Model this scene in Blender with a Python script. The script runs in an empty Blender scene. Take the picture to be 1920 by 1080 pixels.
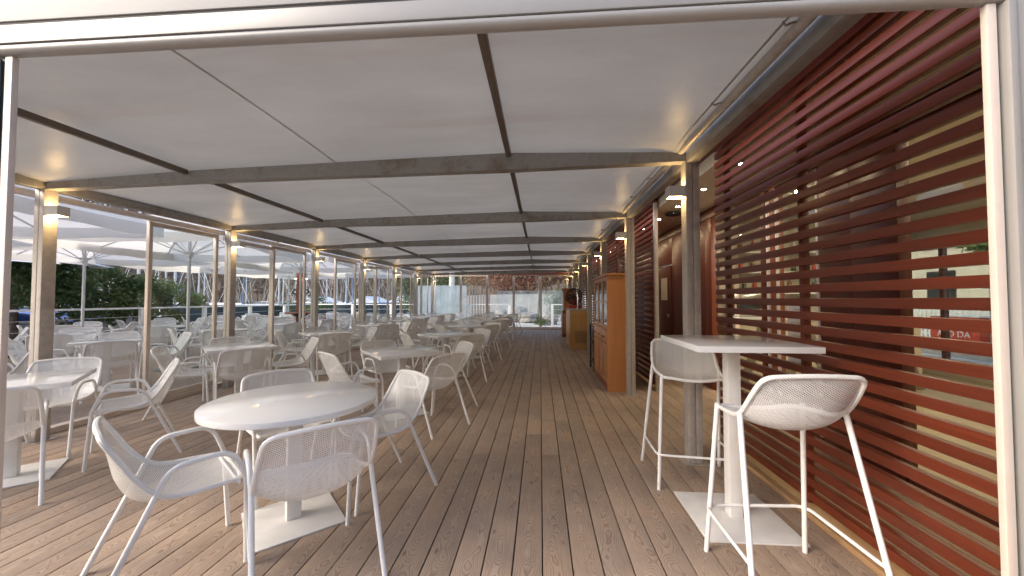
import bpy, bmesh, math, random
from math import sin, cos, pi, radians, sqrt, atan, atan2
from mathutils import Vector, Matrix

random.seed(7)
SC = bpy.context.scene
COL = SC.collection

# ------------------------------------------------------------------ camera, world, sun, exposure
cam_data = bpy.data.cameras.new('camera')
cam = bpy.data.objects.new('camera', cam_data)
COL.objects.link(cam)
SC.camera = cam
cam.location = (0, 0, 1.36)
cam.rotation_euler = (pi / 2 + radians(1.706), 0, radians(4.297))
cam_data.sensor_width = 36.0
cam_data.lens = 705.0 / 1920.0 * 36.0
cam_data.clip_start = 0.05
cam_data.clip_end = 3000

SUN_EL, SUN_AZ = radians(33), radians(244)      # azimuth clockwise from +Y
world = bpy.data.worlds.new('World')
SC.world = world
world.use_nodes = True
wn = world.node_tree.nodes
sky = wn.new('ShaderNodeTexSky')
sky.sky_type = 'NISHITA'
sky.sun_disc = False
sky.sun_elevation = SUN_EL
sky.sun_rotation = SUN_AZ
sky.air_density = 0.85
sky.dust_density = 2.5
sky.ozone_density = 0.5
wn['Background'].inputs['Strength'].default_value = 0.15
world.node_tree.links.new(sky.outputs['Color'], wn['Background'].inputs['Color'])

sun_data = bpy.data.lights.new('sun', 'SUN')
sun_data.energy = 0.5
sun_data.angle = radians(40)
sun_data.color = (1.0, 0.90, 0.78)
sun = bpy.data.objects.new('sun', sun_data)
COL.objects.link(sun)
sd = Vector((sin(SUN_AZ) * cos(SUN_EL), cos(SUN_AZ) * cos(SUN_EL), sin(SUN_EL)))
sun.rotation_euler = (-sd).to_track_quat('-Z', 'Y').to_euler()

vs = SC.view_settings
vs.view_transform = 'Standard'
vs.look = 'None'
vs.exposure = 1.68
vs.gamma = 1.0
vs.use_curve_mapping = False
SC.render.engine = 'CYCLES'
SC.cycles.use_denoising = True
SC.cycles.max_bounces = 7
SC.cycles.diffuse_bounces = 3
SC.cycles.glossy_bounces = 3
SC.cycles.transparent_max_bounces = 16
SC.cycles.transmission_bounces = 6
SC.cycles.sample_clamp_indirect = 6.0
SC.cycles.caustics_reflective = False
SC.cycles.caustics_refractive = False


# ------------------------------------------------------------------ material helpers
MATS = {}


class NT:
    def __init__(s, name):
        m = bpy.data.materials.new(name)
        m.use_nodes = True
        s.m = m
        s.t = m.node_tree
        s.n = s.t.nodes
        s.bsdf = s.n['Principled BSDF']
        s.out = s.n['Material Output']
        MATS[name] = m

    def new(s, typ, **kw):
        nd = s.n.new(typ)
        for k, v in kw.items():
            if k.startswith('i_'):
                nd.inputs[k[2:].replace('_', ' ')].default_value = v
            else:
                setattr(nd, k, v)
        return nd

    def l(s, a, b):
        s.t.links.new(a, b)

    def coord(s, scale=(1, 1, 1), kind='Object', rnd=0.0):
        tc = s.new('ShaderNodeTexCoord')
        mp = s.new('ShaderNodeMapping')
        mp.inputs['Scale'].default_value = scale
        s.l(tc.outputs[kind], mp.inputs['Vector'])
        if rnd:
            oi = s.new('ShaderNodeObjectInfo')
            mu = s.new('ShaderNodeMath', operation='MULTIPLY')
            mu.inputs[1].default_value = rnd
            s.l(oi.outputs['Random'], mu.inputs[0])
            cb = s.new('ShaderNodeCombineXYZ')
            for q in range(3):
                s.l(mu.outputs[0], cb.inputs[q])
            s.l(cb.outputs[0], mp.inputs['Location'])
        return mp.outputs['Vector']

    def noise(s, vec, scale, detail=4, rough=0.55, dist=0.0):
        nd = s.new('ShaderNodeTexNoise')
        nd.inputs['Scale'].default_value = scale
        nd.inputs['Detail'].default_value = detail
        nd.inputs['Roughness'].default_value = rough
        nd.inputs['Distortion'].default_value = dist
        if vec is not None:
            s.l(vec, nd.inputs['Vector'])
        return nd.outputs['Fac']

    def ramp(s, fac, stops):
        r = s.new('ShaderNodeValToRGB')
        el = r.color_ramp.elements
        while len(el) < len(stops):
            el.new(0.5)
        for e, (p, c) in zip(el, stops):
            e.position = p
            e.color = (c[0], c[1], c[2], 1) if not isinstance(c, (int, float)) else (c, c, c, 1)
        s.l(fac, r.inputs['Fac'])
        return r.outputs['Color']

    def mix(s, fac, a, b, blend='MIX'):
        m = s.new('ShaderNodeMix', data_type='RGBA', blend_type=blend)
        for sock, v in ((m.inputs[0], fac), (m.inputs[6], a), (m.inputs[7], b)):
            if isinstance(v, (int, float)):
                sock.default_value = v
            elif isinstance(v, tuple):
                sock.default_value = (v[0], v[1], v[2], 1)
            else:
                s.l(v, sock)
        return m.outputs[2]

    def set(s, **kw):
        for k, v in kw.items():
            sock = s.bsdf.inputs[{'base': 'Base Color', 'rough': 'Roughness', 'metal': 'Metallic', 'spec': 'Specular IOR Level',
                                  'coat': 'Coat Weight', 'coatr': 'Coat Roughness', 'emit': 'Emission Color', 'estr': 'Emission Strength'}[k]]
            if isinstance(v, tuple):
                sock.default_value = (v[0], v[1], v[2], 1)
            elif isinstance(v, (int, float)):
                sock.default_value = v
            else:
                s.l(v, sock)
        return s

    def bump(s, h, strength=0.2, dist=0.01):
        b = s.new('ShaderNodeBump')
        b.inputs['Strength'].default_value = strength
        b.inputs['Distance'].default_value = dist
        s.l(h, b.inputs['Height'])
        s.l(b.outputs['Normal'], s.bsdf.inputs['Normal'])


def plain(name, col, rough=0.5, metal=0.0, var=0.12, scale=6.0, **kw):
    t = NT(name)
    v = t.coord(rnd=7.0)
    f = t.noise(v, scale, 5, 0.6)
    c = t.ramp(f, [(0.3, tuple(x * (1 - var) for x in col)), (0.7, tuple(min(1, x * (1 + var)) for x in col))])
    t.set(base=c, rough=rough, metal=metal, **kw)
    return t


def wood(name, light, dark, rough=0.4, axis=1, ring=30.0, coat=0.0, grain=0.6):
    """grain runs along the local axis"""
    t = NT(name)
    sc = [1.0, 1.0, 1.0]
    sc[axis] = 0.05
    v = t.coord(tuple(sc), rnd=11.0)
    n1 = t.noise(v, ring, 6, 0.65, 0.6)
    sc2 = [1.0, 1.0, 1.0]
    sc2[axis] = 0.02
    n2 = t.noise(t.coord(tuple(sc2), rnd=5.0), ring * 5, 3, 0.6)
    f = t.mix(0.35, n1, n2)
    c = t.ramp(f, [(0.5 - grain * 0.35, dark), (0.5 + grain * 0.3, light)])
    oi = t.new('ShaderNodeObjectInfo')
    br = t.ramp(oi.outputs['Random'], [(0, 0.8), (1, 1.12)])
    c = t.mix(1.0, c, br, 'MULTIPLY')
    t.set(base=c, rough=rough, coat=coat, coatr=0.25)
    t.bump(n2, 0.12, 0.002)
    return t


def glass(name, tint=(0.93, 0.97, 0.95), rough=0.0, refl=1.0, haze=0.0):
    t = NT(name)
    t.n.remove(t.bsdf)
    tr = t.new('ShaderNodeBsdfTransparent')
    tr.inputs['Color'].default_value = (*tint, 1)
    gl = t.new('ShaderNodeBsdfGlossy')
    gl.inputs['Roughness'].default_value = rough
    lw = t.new('ShaderNodeLayerWeight')
    lw.inputs['Blend'].default_value = 0.5
    pw = t.new('ShaderNodeMath', operation='POWER')
    pw.inputs[1].default_value = 5.0
    t.l(lw.outputs['Facing'], pw.inputs[0])
    mu = t.new('ShaderNodeMath', operation='MULTIPLY_ADD')
    mu.inputs[1].default_value = 0.45 * refl
    mu.inputs[2].default_value = 0.025 * refl
    mu.use_clamp = True
    t.l(pw.outputs[0], mu.inputs[0])
    mx = t.new('ShaderNodeMixShader')
    t.l(mu.outputs[0], mx.inputs[0])
    t.l(tr.outputs[0], mx.inputs[1])
    t.l(gl.outputs[0], mx.inputs[2])
    last = mx.outputs[0]
    if haze:
        df = t.new('ShaderNodeBsdfDiffuse')
        df.inputs['Color'].default_value = (0.75, 0.80, 0.82, 1)
        tl = t.new('ShaderNodeBsdfTranslucent')
        tl.inputs['Color'].default_value = (0.75, 0.80, 0.82, 1)
        m0 = t.new('ShaderNodeMixShader')
        t.l(df.outputs[0], m0.inputs[1])
        t.l(tl.outputs[0], m0.inputs[2])
        m2 = t.new('ShaderNodeMixShader')
        f = t.noise(t.coord((1, 1, 0.6)), 2.5, 4, 0.6)
        r = t.ramp(f, [(0.3, haze * 0.6), (0.7, min(1, haze * 1.3))])
        t.l(r, m2.inputs[0])
        t.l(last, m2.inputs[1])
        t.l(m0.outputs[0], m2.inputs[2])
        last = m2.outputs[0]
    t.l(last, t.out.inputs['Surface'])
    return t


def emitter(name, col, strength):
    t = NT(name)
    t.set(base=(0.8, 0.8, 0.8), emit=col, estr=strength)
    return t


# ---- materials
def make_materials():
    # deck planks
    t = NT('deck_wood')
    tc = t.new('ShaderNodeTexCoord')
    oi = t.new('ShaderNodeObjectInfo')
    sep = t.new('ShaderNodeSeparateXYZ')
    t.l(tc.outputs['Object'], sep.inputs[0])
    rm = t.new('ShaderNodeMath', operation='MULTIPLY'); rm.inputs[1].default_value = 47.0
    t.l(oi.outputs['Random'], rm.inputs[0])
    ya = t.new('ShaderNodeMath', operation='ADD'); t.l(sep.outputs[1], ya.inputs[0]); t.l(rm.outputs[0], ya.inputs[1])
    n1 = t.new('ShaderNodeTexNoise', noise_dimensions='1D'); n1.inputs['Scale'].default_value = 1.3; n1.inputs['Detail'].default_value = 3
    t.l(ya.outputs[0], n1.inputs['W'])
    n2 = t.new('ShaderNodeTexNoise', noise_dimensions='1D'); n2.inputs['Scale'].default_value = 2.6; n2.inputs['Detail'].default_value = 2
    yb = t.new('ShaderNodeMath', operation='ADD'); t.l(ya.outputs[0], yb.inputs[0]); yb.inputs[1].default_value = 91.0
    t.l(yb.outputs[0], n2.inputs['W'])
    zz = t.new('ShaderNodeMapRange'); zz.inputs[1].default_value = 0.25; zz.inputs[2].default_value = 0.75; zz.inputs[3].default_value = 0.0; zz.inputs[4].default_value = 0.10
    t.l(n1.outputs['Fac'], zz.inputs[0])
    xo = t.new('ShaderNodeMapRange'); xo.inputs[1].default_value = 0.2; xo.inputs[2].default_value = 0.8; xo.inputs[3].default_value = -0.05; xo.inputs[4].default_value = 0.05
    t.l(n2.outputs['Fac'], xo.inputs[0])
    xa = t.new('ShaderNodeMath', operation='ADD'); t.l(sep.outputs[0], xa.inputs[0]); t.l(xo.outputs[0], xa.inputs[1])
    cb = t.new('ShaderNodeCombineXYZ'); t.l(xa.outputs[0], cb.inputs[0]); t.l(zz.outputs[0], cb.inputs[2])
    yc = t.new('ShaderNodeMath', operation='MULTIPLY'); t.l(ya.outputs[0], yc.inputs[0]); yc.inputs[1].default_value = 0.04
    t.l(yc.outputs[0], cb.inputs[1])
    wv = t.new('ShaderNodeTexWave', wave_type='RINGS', rings_direction='Y', wave_profile='SAW')
    wv.inputs['Scale'].default_value = 44.0
    wv.inputs['Distortion'].default_value = 2.4
    wv.inputs['Detail'].default_value = 3.0
    wv.inputs['Detail Scale'].default_value = 1.6
    t.l(cb.outputs[0], wv.inputs['Vector'])
    cb2 = t.new('ShaderNodeCombineXYZ'); t.l(sep.outputs[0], cb2.inputs[0]); t.l(ya.outputs[0], cb2.inputs[1]); t.l(rm.outputs[0], cb2.inputs[2])
    mp = t.new('ShaderNodeMapping'); mp.inputs['Scale'].default_value = (1, 0.04, 1); t.l(cb2.outputs[0], mp.inputs[0])
    fine = t.noise(mp.outputs[0], 160, 3, 0.6)
    big = t.noise(cb2.outputs[0], 2.2, 5, 0.6)
    grain = t.ramp(wv.outputs['Fac'], [(0.0, (0.45, 0.385, 0.33)), (0.55, (0.41, 0.345, 0.29)), (0.88, (0.27, 0.20, 0.155)), (1.0, (0.425, 0.36, 0.305))])
    c = t.mix(t.ramp(fine, [(0.35, 0.0), (0.75, 0.45)]), grain, (0.28, 0.20, 0.155))
    grey = t.ramp(big, [(0.35, (0.80, 0.80, 0.82)), (0.55, (1.0, 0.97, 0.94)), (0.75, (1.10, 1.0, 0.90))])
    c = t.mix(1.0, c, grey, 'MULTIPLY')
    tone = t.ramp(oi.outputs['Random'], [(0.0, (0.97, 0.93, 0.88)), (0.35, (1.02, 0.97, 0.91)), (0.7, (1.05, 0.99, 0.92)), (1.0, (0.99, 0.95, 0.90))])
    c = t.mix(1.0, c, tone, 'MULTIPLY')
    vo = t.new('ShaderNodeTexVoronoi'); vo.inputs['Scale'].default_value = 3.2
    mp2 = t.new('ShaderNodeMapping'); mp2.inputs['Scale'].default_value = (2.2, 1, 1); t.l(cb2.outputs[0], mp2.inputs[0]); t.l(mp2.outputs[0], vo.inputs['Vector'])
    kn = t.ramp(vo.outputs['Distance'], [(0.03, 0.75), (0.10, 0.0)])
    c = t.mix(kn, c, (0.13, 0.085, 0.06))
    st = t.noise(tc.outputs['Generated'], 1.0, 2)
    t.set(base=c, rough=t.ramp(fine, [(0.3, 0.5), (0.8, 0.72)]), spec=0.35)
    t.bump(wv.outputs['Fac'], 0.22, 0.0025)

    # steel
    for nm, base, rusty in (('galvanised_steel', (0.50, 0.46, 0.42), 0.35), ('beam_steel', (0.33, 0.315, 0.29), 0.8), ('purlin_steel', (0.16, 0.13, 0.105), 0.9)):
        t = NT(nm)
        v = t.coord((1, 1, 1), rnd=3)
        f = t.noise(v, 18, 6, 0.7)
        g = t.noise(v, 3.5, 6, 0.75)
        c = t.ramp(f, [(0.3, tuple(x * 0.82 for x in base)), (0.7, tuple(x * 1.12 for x in base))])
        c = t.mix(t.ramp(g, [(0.52, 0.0), (0.68, rusty * 0.7)]), c, (0.17, 0.085, 0.04))
        t.set(base=c, rough=t.ramp(f, [(0.3, 0.38), (0.7, 0.6)]), metal=0.35)
        t.bump(f, 0.06, 0.002)
    plain('white_powder', (0.80, 0.80, 0.79), 0.32, 0, 0.02, 4)
    plain('chair_white', (0.82, 0.82, 0.81), 0.35, 0, 0.02, 4)
    plain('table_white', (0.80, 0.80, 0.80), 0.09, 0, 0.015, 3)
    plain('base_white', (0.76, 0.75, 0.73), 0.40, 0, 0.06, 9)
    plain('frame_alu', (0.66, 0.57, 0.49), 0.38, 0.15, 0.05, 8)  # peach tint carries the warm glow from behind the viewer
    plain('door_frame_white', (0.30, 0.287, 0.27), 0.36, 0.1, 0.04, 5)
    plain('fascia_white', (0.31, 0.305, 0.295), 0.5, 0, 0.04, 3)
    plain('shadow_line_green', (0.28, 0.31, 0.28), 0.5, 0, 0.1, 5)  # shadow line beside the right jamb, put in as green-grey colour
    plain('rubber_black', (0.02, 0.02, 0.02), 0.6, 0, 0.2, 20)
    plain('black_metal', (0.025, 0.027, 0.03), 0.45, 0.4, 0.2, 20)
    plain('chrome', (0.75, 0.75, 0.74), 0.16, 1.0, 0.03, 5)
    plain('lamp_body', (0.62, 0.61, 0.59), 0.45, 0, 0.04, 8)
    wood('red_slat', (0.165, 0.032, 0.011), (0.075, 0.014, 0.006), 0.36, 1, 22, 0.0, 0.9)
    wood('red_post', (0.17, 0.032, 0.018), (0.08, 0.015, 0.01), 0.35, 2, 22, 0.1)
    wood('facade_wood', (0.17, 0.038, 0.013), (0.08, 0.016, 0.007), 0.36, 2, 16, 0.08)
    wood('orange_wood', (0.58, 0.26, 0.095), (0.41, 0.155, 0.052), 0.35, 2, 14, 0.2, 0.8)
    wood('orange_wood_dark', (0.30, 0.09, 0.03), (0.16, 0.045, 0.018), 0.35, 2, 14, 0.2)
    wood('pine_wood', (0.68, 0.40, 0.16), (0.52, 0.26, 0.085), 0.42, 2, 16, 0.1, 0.8)
    wood('kerb_wood', (0.42, 0.27, 0.14), (0.28, 0.16, 0.08), 0.5, 1, 16)
    wood('column_wood', (0.30, 0.085, 0.03), (0.18, 0.045, 0.018), 0.4, 2, 16)
    wood('grey_timber', (0.36, 0.29, 0.24), (0.20, 0.15, 0.12), 0.7, 2, 16)
    glass('clear_glass', (0.965, 0.985, 0.975), 0.0, 0.8, 0.012)
    glass('facade_glass', (0.80, 0.82, 0.78), 0.0, 2.2)
    glass('frosted_glass', (0.70, 0.78, 0.80), 0.05, 1.0, 0.55)
    glass('hazy_sheet', (0.85, 0.88, 0.88), 0.02, 1.2, 0.22)
    emitter('lamp_glow', (1.0, 0.66, 0.28), 20.0)
    emitter('downlight_glow', (1.0, 0.76, 0.45), 150.0)
    emitter('room_glow', (1.0, 0.82, 0.60), 85.0)

    # membrane
    t = NT('membrane')
    v = t.coord()
    f = t.noise(t.coord((0.55, 1.6, 1)), 1.3, 5, 0.62)
    g = t.noise(t.coord((0.25, 2.2, 1)), 1.1, 4, 0.6)
    c = t.ramp(f, [(0.32, (0.34, 0.33, 0.31)), (0.7, (0.42, 0.408, 0.388))])
    c = t.mix(t.ramp(g, [(0.60, 0.0), (0.74, 0.45)]), c, (0.36, 0.27, 0.22))
    t.set(base=c, rough=0.34, spec=0.3)
    tl = t.new('ShaderNodeBsdfTranslucent')
    t.l(t.mix(1.0, c, (0.95, 0.92, 0.86), 'MULTIPLY'), tl.inputs['Color'])
    mx = t.new('ShaderNodeMixShader'); mx.inputs[0].default_value = 0.30
    t.l(t.bsdf.outputs[0], mx.inputs[1]); t.l(tl.outputs[0], mx.inputs[2]); t.l(mx.outputs[0], t.out.inputs['Surface'])
    wr = t.noise(t.coord((1.2, 0.35, 1)), 5.0, 4, 0.6, 1.2)
    t.bump(t.mix(0.5, f, wr), 0.14, 0.05)

    plain('membrane_seam', (0.66, 0.64, 0.61), 0.45, 0, 0.06, 2)
    t = NT('parasol_cloth')
    v = t.coord()
    f = t.noise(v, 3, 4, 0.6)
    t.set(base=t.ramp(f, [(0.3, (0.70, 0.69, 0.66)), (0.7, (0.78, 0.77, 0.75))]), rough=0.8)
    tl = t.new('ShaderNodeBsdfTranslucent'); tl.inputs['Color'].default_value = (0.80, 0.77, 0.72, 1)
    mx = t.new('ShaderNodeMixShader'); mx.inputs[0].default_value = 0.5
    t.l(t.bsdf.outputs[0], mx.inputs[1]); t.l(tl.outputs[0], mx.inputs[2]); t.l(mx.outputs[0], t.out.inputs['Surface'])

    plain('room_wall', (0.56, 0.50, 0.41), 0.7, 0, 0.05, 2)
    plain('room_ceiling', (0.70, 0.66, 0.56), 0.7, 0, 0.04, 2)
    plain('soffit', (0.66, 0.61, 0.53), 0.6, 0, 0.04, 2)
    plain('room_floor', (0.45, 0.36, 0.24), 0.4, 0, 0.1, 3)
    plain('taupe_paint', (0.20, 0.175, 0.13), 0.6, 0, 0.06, 4)
    plain('cream_paint', (0.62, 0.55, 0.44), 0.6, 0, 0.05, 4)
    plain('ground_earth', (0.20, 0.18, 0.15), 0.9, 0, 0.3, 0.4)
    plain('pale_gravel', (0.50, 0.48, 0.45), 0.9, 0, 0.25, 5)
    plain('concrete', (0.42, 0.41, 0.39), 0.8, 0, 0.2, 2)
    plain('hull_white', (0.74, 0.75, 0.77), 0.25, 0, 0.04, 0.5)
    plain('hull_navy', (0.025, 0.035, 0.06), 0.25, 0, 0.2, 0.5)
    plain('tarp_blue', (0.045, 0.11, 0.38), 0.55, 0, 0.25, 2)
    plain('tarp_dark', (0.018, 0.035, 0.04), 0.7, 0, 0.3, 1)
    plain('mast_alu', (0.62, 0.62, 0.63), 0.4, 0.4, 0.05, 1)
    plain('mast_blue', (0.16, 0.24, 0.40), 0.4, 0.3, 0.05, 1)
    plain('tent_white', (0.74, 0.75, 0.78), 0.6, 0, 0.05, 1)
    plain('bark', (0.14, 0.10, 0.075), 0.9, 0, 0.35, 9)
    plain('bark_white', (0.58, 0.55, 0.50), 0.8, 0, 0.25, 6)
    plain('rock', (0.27, 0.255, 0.24), 0.9, 0, 0.35, 5)
    plain('plaster_far', (0.62, 0.56, 0.48), 0.8, 0, 0.06, 1)
    plain('sign_red', (0.50, 0.06, 0.035), 0.5, 0, 0.1, 2)
    plain('bottle_green', (0.03, 0.07, 0.03), 0.12, 0, 0.3, 3)
    plain('bottle_amber', (0.22, 0.10, 0.03), 0.12, 0, 0.3, 3)
    plain('bottle_clear', (0.55, 0.55, 0.50), 0.12, 0, 0.2, 3)
    t = plain('water', (0.035, 0.05, 0.055), 0.08, 0, 0.2, 0.3)
    t.bump(t.noise(t.coord((1, 1, 1)), 3.0, 4), 0.25, 0.05)

    def leafy(name, stops, sc=0.7):
        t = NT(name)
        f = t.noise(t.coord(), sc, 3, 0.7)
        g = t.noise(t.coord(), sc * 9, 2, 0.6)
        c = t.ramp(t.mix(0.45, f, g), stops)
        t.set(base=c, rough=0.65, spec=0.3)
        tl = t.new('ShaderNodeBsdfTranslucent')
        t.l(c, tl.inputs['Color'])
        mx = t.new('ShaderNodeMixShader'); mx.inputs[0].default_value = 0.3
        t.l(t.bsdf.outputs[0], mx.inputs[1]); t.l(tl.outputs[0], mx.inputs[2]); t.l(mx.outputs[0], t.out.inputs['Surface'])
    leafy('leaf_dark', [(0.35, (0.075, 0.12, 0.05)), (0.65, (0.14, 0.21, 0.09))])
    leafy('leaf_olive', [(0.3, (0.08, 0.115, 0.045)), (0.55, (0.15, 0.20, 0.075)), (0.72, (0.26, 0.14, 0.04))])
    leafy('leaf_rust', [(0.3, (0.22, 0.10, 0.065)), (0.5, (0.38, 0.19, 0.12)), (0.62, (0.20, 0.19, 0.09))], 0.5)
    leafy('leaf_green', [(0.3, (0.05, 0.085, 0.03)), (0.7, (0.14, 0.20, 0.07))])
    leafy('leaf_brown', [(0.3, (0.11, 0.085, 0.06)), (0.52, (0.22, 0.155, 0.105)), (0.72, (0.13, 0.145, 0.075))], 0.09)
    t = NT('hill_soil')
    f = t.noise(t.coord(), 0.06, 6, 0.7)
    t.set(base=t.ramp(f, [(0.3, (0.10, 0.085, 0.06)), (0.55, (0.20, 0.145, 0.10)), (0.75, (0.11, 0.13, 0.065))]), rough=0.95)


make_materials()


# ------------------------------------------------------------------ mesh helpers
class MB:
    def __init__(s):
        s.v = []
        s.f = []

    def box(s, x0, x1, y0, y1, z0, z1, M=None):
        b = len(s.v)
        for x, y, z in ((x0, y0, z0), (x1, y0, z0), (x1, y1, z0), (x0, y1, z0), (x0, y0, z1), (x1, y0, z1), (x1, y1, z1), (x0, y1, z1)):
            p = Vector((x, y, z))
            s.v.append(M @ p if M else p)
        s.f += [tuple(b + i for i in q) for q in ((0, 3, 2, 1), (4, 5, 6, 7), (0, 1, 5, 4), (1, 2, 6, 5), (2, 3, 7, 6), (3, 0, 4, 7))]
        return s

    def poly(s, pts):
        b = len(s.v)
        s.v += [Vector(p) for p in pts]
        s.f.append(tuple(range(b, b + len(pts))))
        return s

    def hexa(s, a):
        """8 points: bottom 4 ccw, top 4 ccw"""
        b = len(s.v)
        s.v += [Vector(p) for p in a]
        s.f += [tuple(b + i for i in q) for q in ((0, 3, 2, 1), (4, 5, 6, 7), (0, 1, 5, 4), (1, 2, 6, 5), (2, 3, 7, 6), (3, 0, 4, 7))]
        return s

    def tube(s, pts, r, n=8, r2=None, closed=False, caps=True):
        pts = [Vector(p) for p in pts]
        m = len(pts)
        b = len(s.v)
        up = None
        for i, p in enumerate(pts):
            if closed:
                d = pts[(i + 1) % m] - pts[i - 1]
            else:
                d = pts[min(i + 1, m - 1)] - pts[max(i - 1, 0)]
            d.normalize()
            if up is None:
                up = d.orthogonal().normalized()
            else:
                up = (up - d * up.dot(d))
                if up.length < 1e-6:
                    up = d.orthogonal()
                up.normalize()
            si = d.cross(up)
            rr = r if r2 is None else r + (r2 - r) * i / max(1, m - 1)
            for k in range(n):
                a = 2 * pi * k / n
                s.v.append(p + up * (cos(a) * rr) + si * (sin(a) * rr))
        for i in range(m if closed else m - 1):
            j = (i + 1) % m
            for k in range(n):
                k2 = (k + 1) % n
                s.f.append((b + i * n + k, b + i * n + k2, b + j * n + k2, b + j * n + k))
        if caps and not closed:
            s.f.append(tuple(b + k for k in reversed(range(n))))
            s.f.append(tuple(b + (m - 1) * n + k for k in range(n)))
        return s

    def lathe(s, prof, n=24, c=(0, 0, 0), axis='z'):
        b = len(s.v)
        c = Vector(c)
        for r, h in prof:
            for k in range(n):
                a = 2 * pi * k / n
                if axis == 'z':
                    s.v.append(c + Vector((r * cos(a), r * sin(a), h)))
                elif axis == 'x':
                    s.v.append(c + Vector((h, r * cos(a), r * sin(a))))
                else:
                    s.v.append(c + Vector((r * sin(a), h, r * cos(a))))
        for i in range(len(prof) - 1):
            for k in range(n):
                k2 = (k + 1) % n
                s.f.append((b + i * n + k, b + i * n + k2, b + (i + 1) * n + k2, b + (i + 1) * n + k))
        s.f.append(tuple(b + k for k in reversed(range(n))))
        s.f.append(tuple(b + (len(prof) - 1) * n + k for k in range(n)))
        return s

    def grid(s, fn, nu, nv):
        b = len(s.v)
        for j in range(nv + 1):
            for i in range(nu + 1):
                s.v.append(Vector(fn(i / nu, j / nv)))
        for j in range(nv):
            for i in range(nu):
                a = b + j * (nu + 1) + i
                s.f.append((a, a + 1, a + nu + 2, a + nu + 1))
        return s

    def mesh(s, name, mat, smooth=False, bevel=0.0, seg=2):
        me = bpy.data.meshes.new(name)
        me.from_pydata([tuple(p) for p in s.v], [], s.f)
        me.update()
        if bevel:
            bm = bmesh.new()
            bm.from_mesh(me)
            bmesh.ops.recalc_face_normals(bm, faces=bm.faces)
            es = [e for e in bm.edges if len(e.link_faces) == 2 and e.calc_face_angle(0) > 0.5]
            bmesh.ops.bevel(bm, geom=es, offset=bevel, segments=seg, affect='EDGES', profile=0.6, clamp_overlap=True)
            bm.to_mesh(me)
            bm.free()
        if smooth or bevel:
            for p in me.polygons:
                p.use_smooth = True
            me.set_sharp_from_angle(angle=radians(40 if not bevel else 50))
        me.materials.append(MATS[mat])
        return me

    def build(s, name, mat, parent=None, smooth=False, bevel=0.0, seg=2):
        return link(name, s.mesh(name, mat, smooth, bevel, seg), parent)


def link(name, me, parent=None, loc=None, rotz=0.0):
    o = bpy.data.objects.new(name, me)
    COL.objects.link(o)
    if parent is not None:
        o.parent = parent
    if loc is not None:
        o.location = loc
    if rotz:
        o.rotation_euler = (0, 0, rotz)
    return o


def tag(o, label=None, cat=None, group=None, kind=None):
    if label:
        o['label'] = label
    if cat:
        o['category'] = cat
    if group:
        o['group'] = group
    if kind:
        o['kind'] = kind
    return o


def thing(name, loc, rotz, label, cat, group=None):
    o = bpy.data.objects.new(name, None)
    o.empty_display_size = 0.1
    COL.objects.link(o)
    o.location = loc
    o.rotation_euler = (0, 0, rotz)
    return tag(o, label, cat, group)


def dup(root, loc, rotz, label, group=None):
    r = root.copy()
    COL.objects.link(r)
    r.location = loc
    r.rotation_euler = (0, 0, rotz)
    r['label'] = label
    if group:
        r['group'] = group
    for ch in root.children:
        c = ch.copy()
        COL.objects.link(c)
        c.parent = r
        for g in ch.children:
            d = g.copy()
            COL.objects.link(d)
            d.parent = c
    return r


def catmull(pts, per=6):
    pts = [Vector(p) for p in pts]
    out = []
    for i in range(len(pts) - 1):
        p0 = pts[max(0, i - 1)]; p1 = pts[i]; p2 = pts[i + 1]; p3 = pts[min(len(pts) - 1, i + 2)]
        for k in range(per):
            t = k / per
            out.append(0.5 * ((2 * p1) + (p2 - p0) * t + (2 * p0 - 5 * p1 + 4 * p2 - p3) * t * t + (3 * p1 - p0 - 3 * p2 + p3) * t ** 3))
    out.append(pts[-1])
    return out


def rounded(pts, r, per=5):
    """polyline with its corners rounded"""
    pts = [Vector(p) for p in pts]
    out = [pts[0]]
    for i in range(1, len(pts) - 1):
        a, b, c = pts[i - 1], pts[i], pts[i + 1]
        d1 = (a - b); d2 = (c - b)
        q = min(r, d1.length * 0.48, d2.length * 0.48)
        p1 = b + d1.normalized() * q
        p2 = b + d2.normalized() * q
        for k in range(per + 1):
            t = k / per
            out.append((1 - t) ** 2 * p1 + 2 * t * (1 - t) * b + t * t * p2)
    out.append(pts[-1])
    return out


ORD = ['nearest', 'second', 'third', 'fourth', 'fifth', 'sixth', 'seventh', 'eighth', 'ninth']
YK = [1.1 + 2.2 * k for k in range(8)]          # frame lines: 1.1, 3.3 ... 16.5
YEND = 16.78
PITCH = 0.1525

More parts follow.
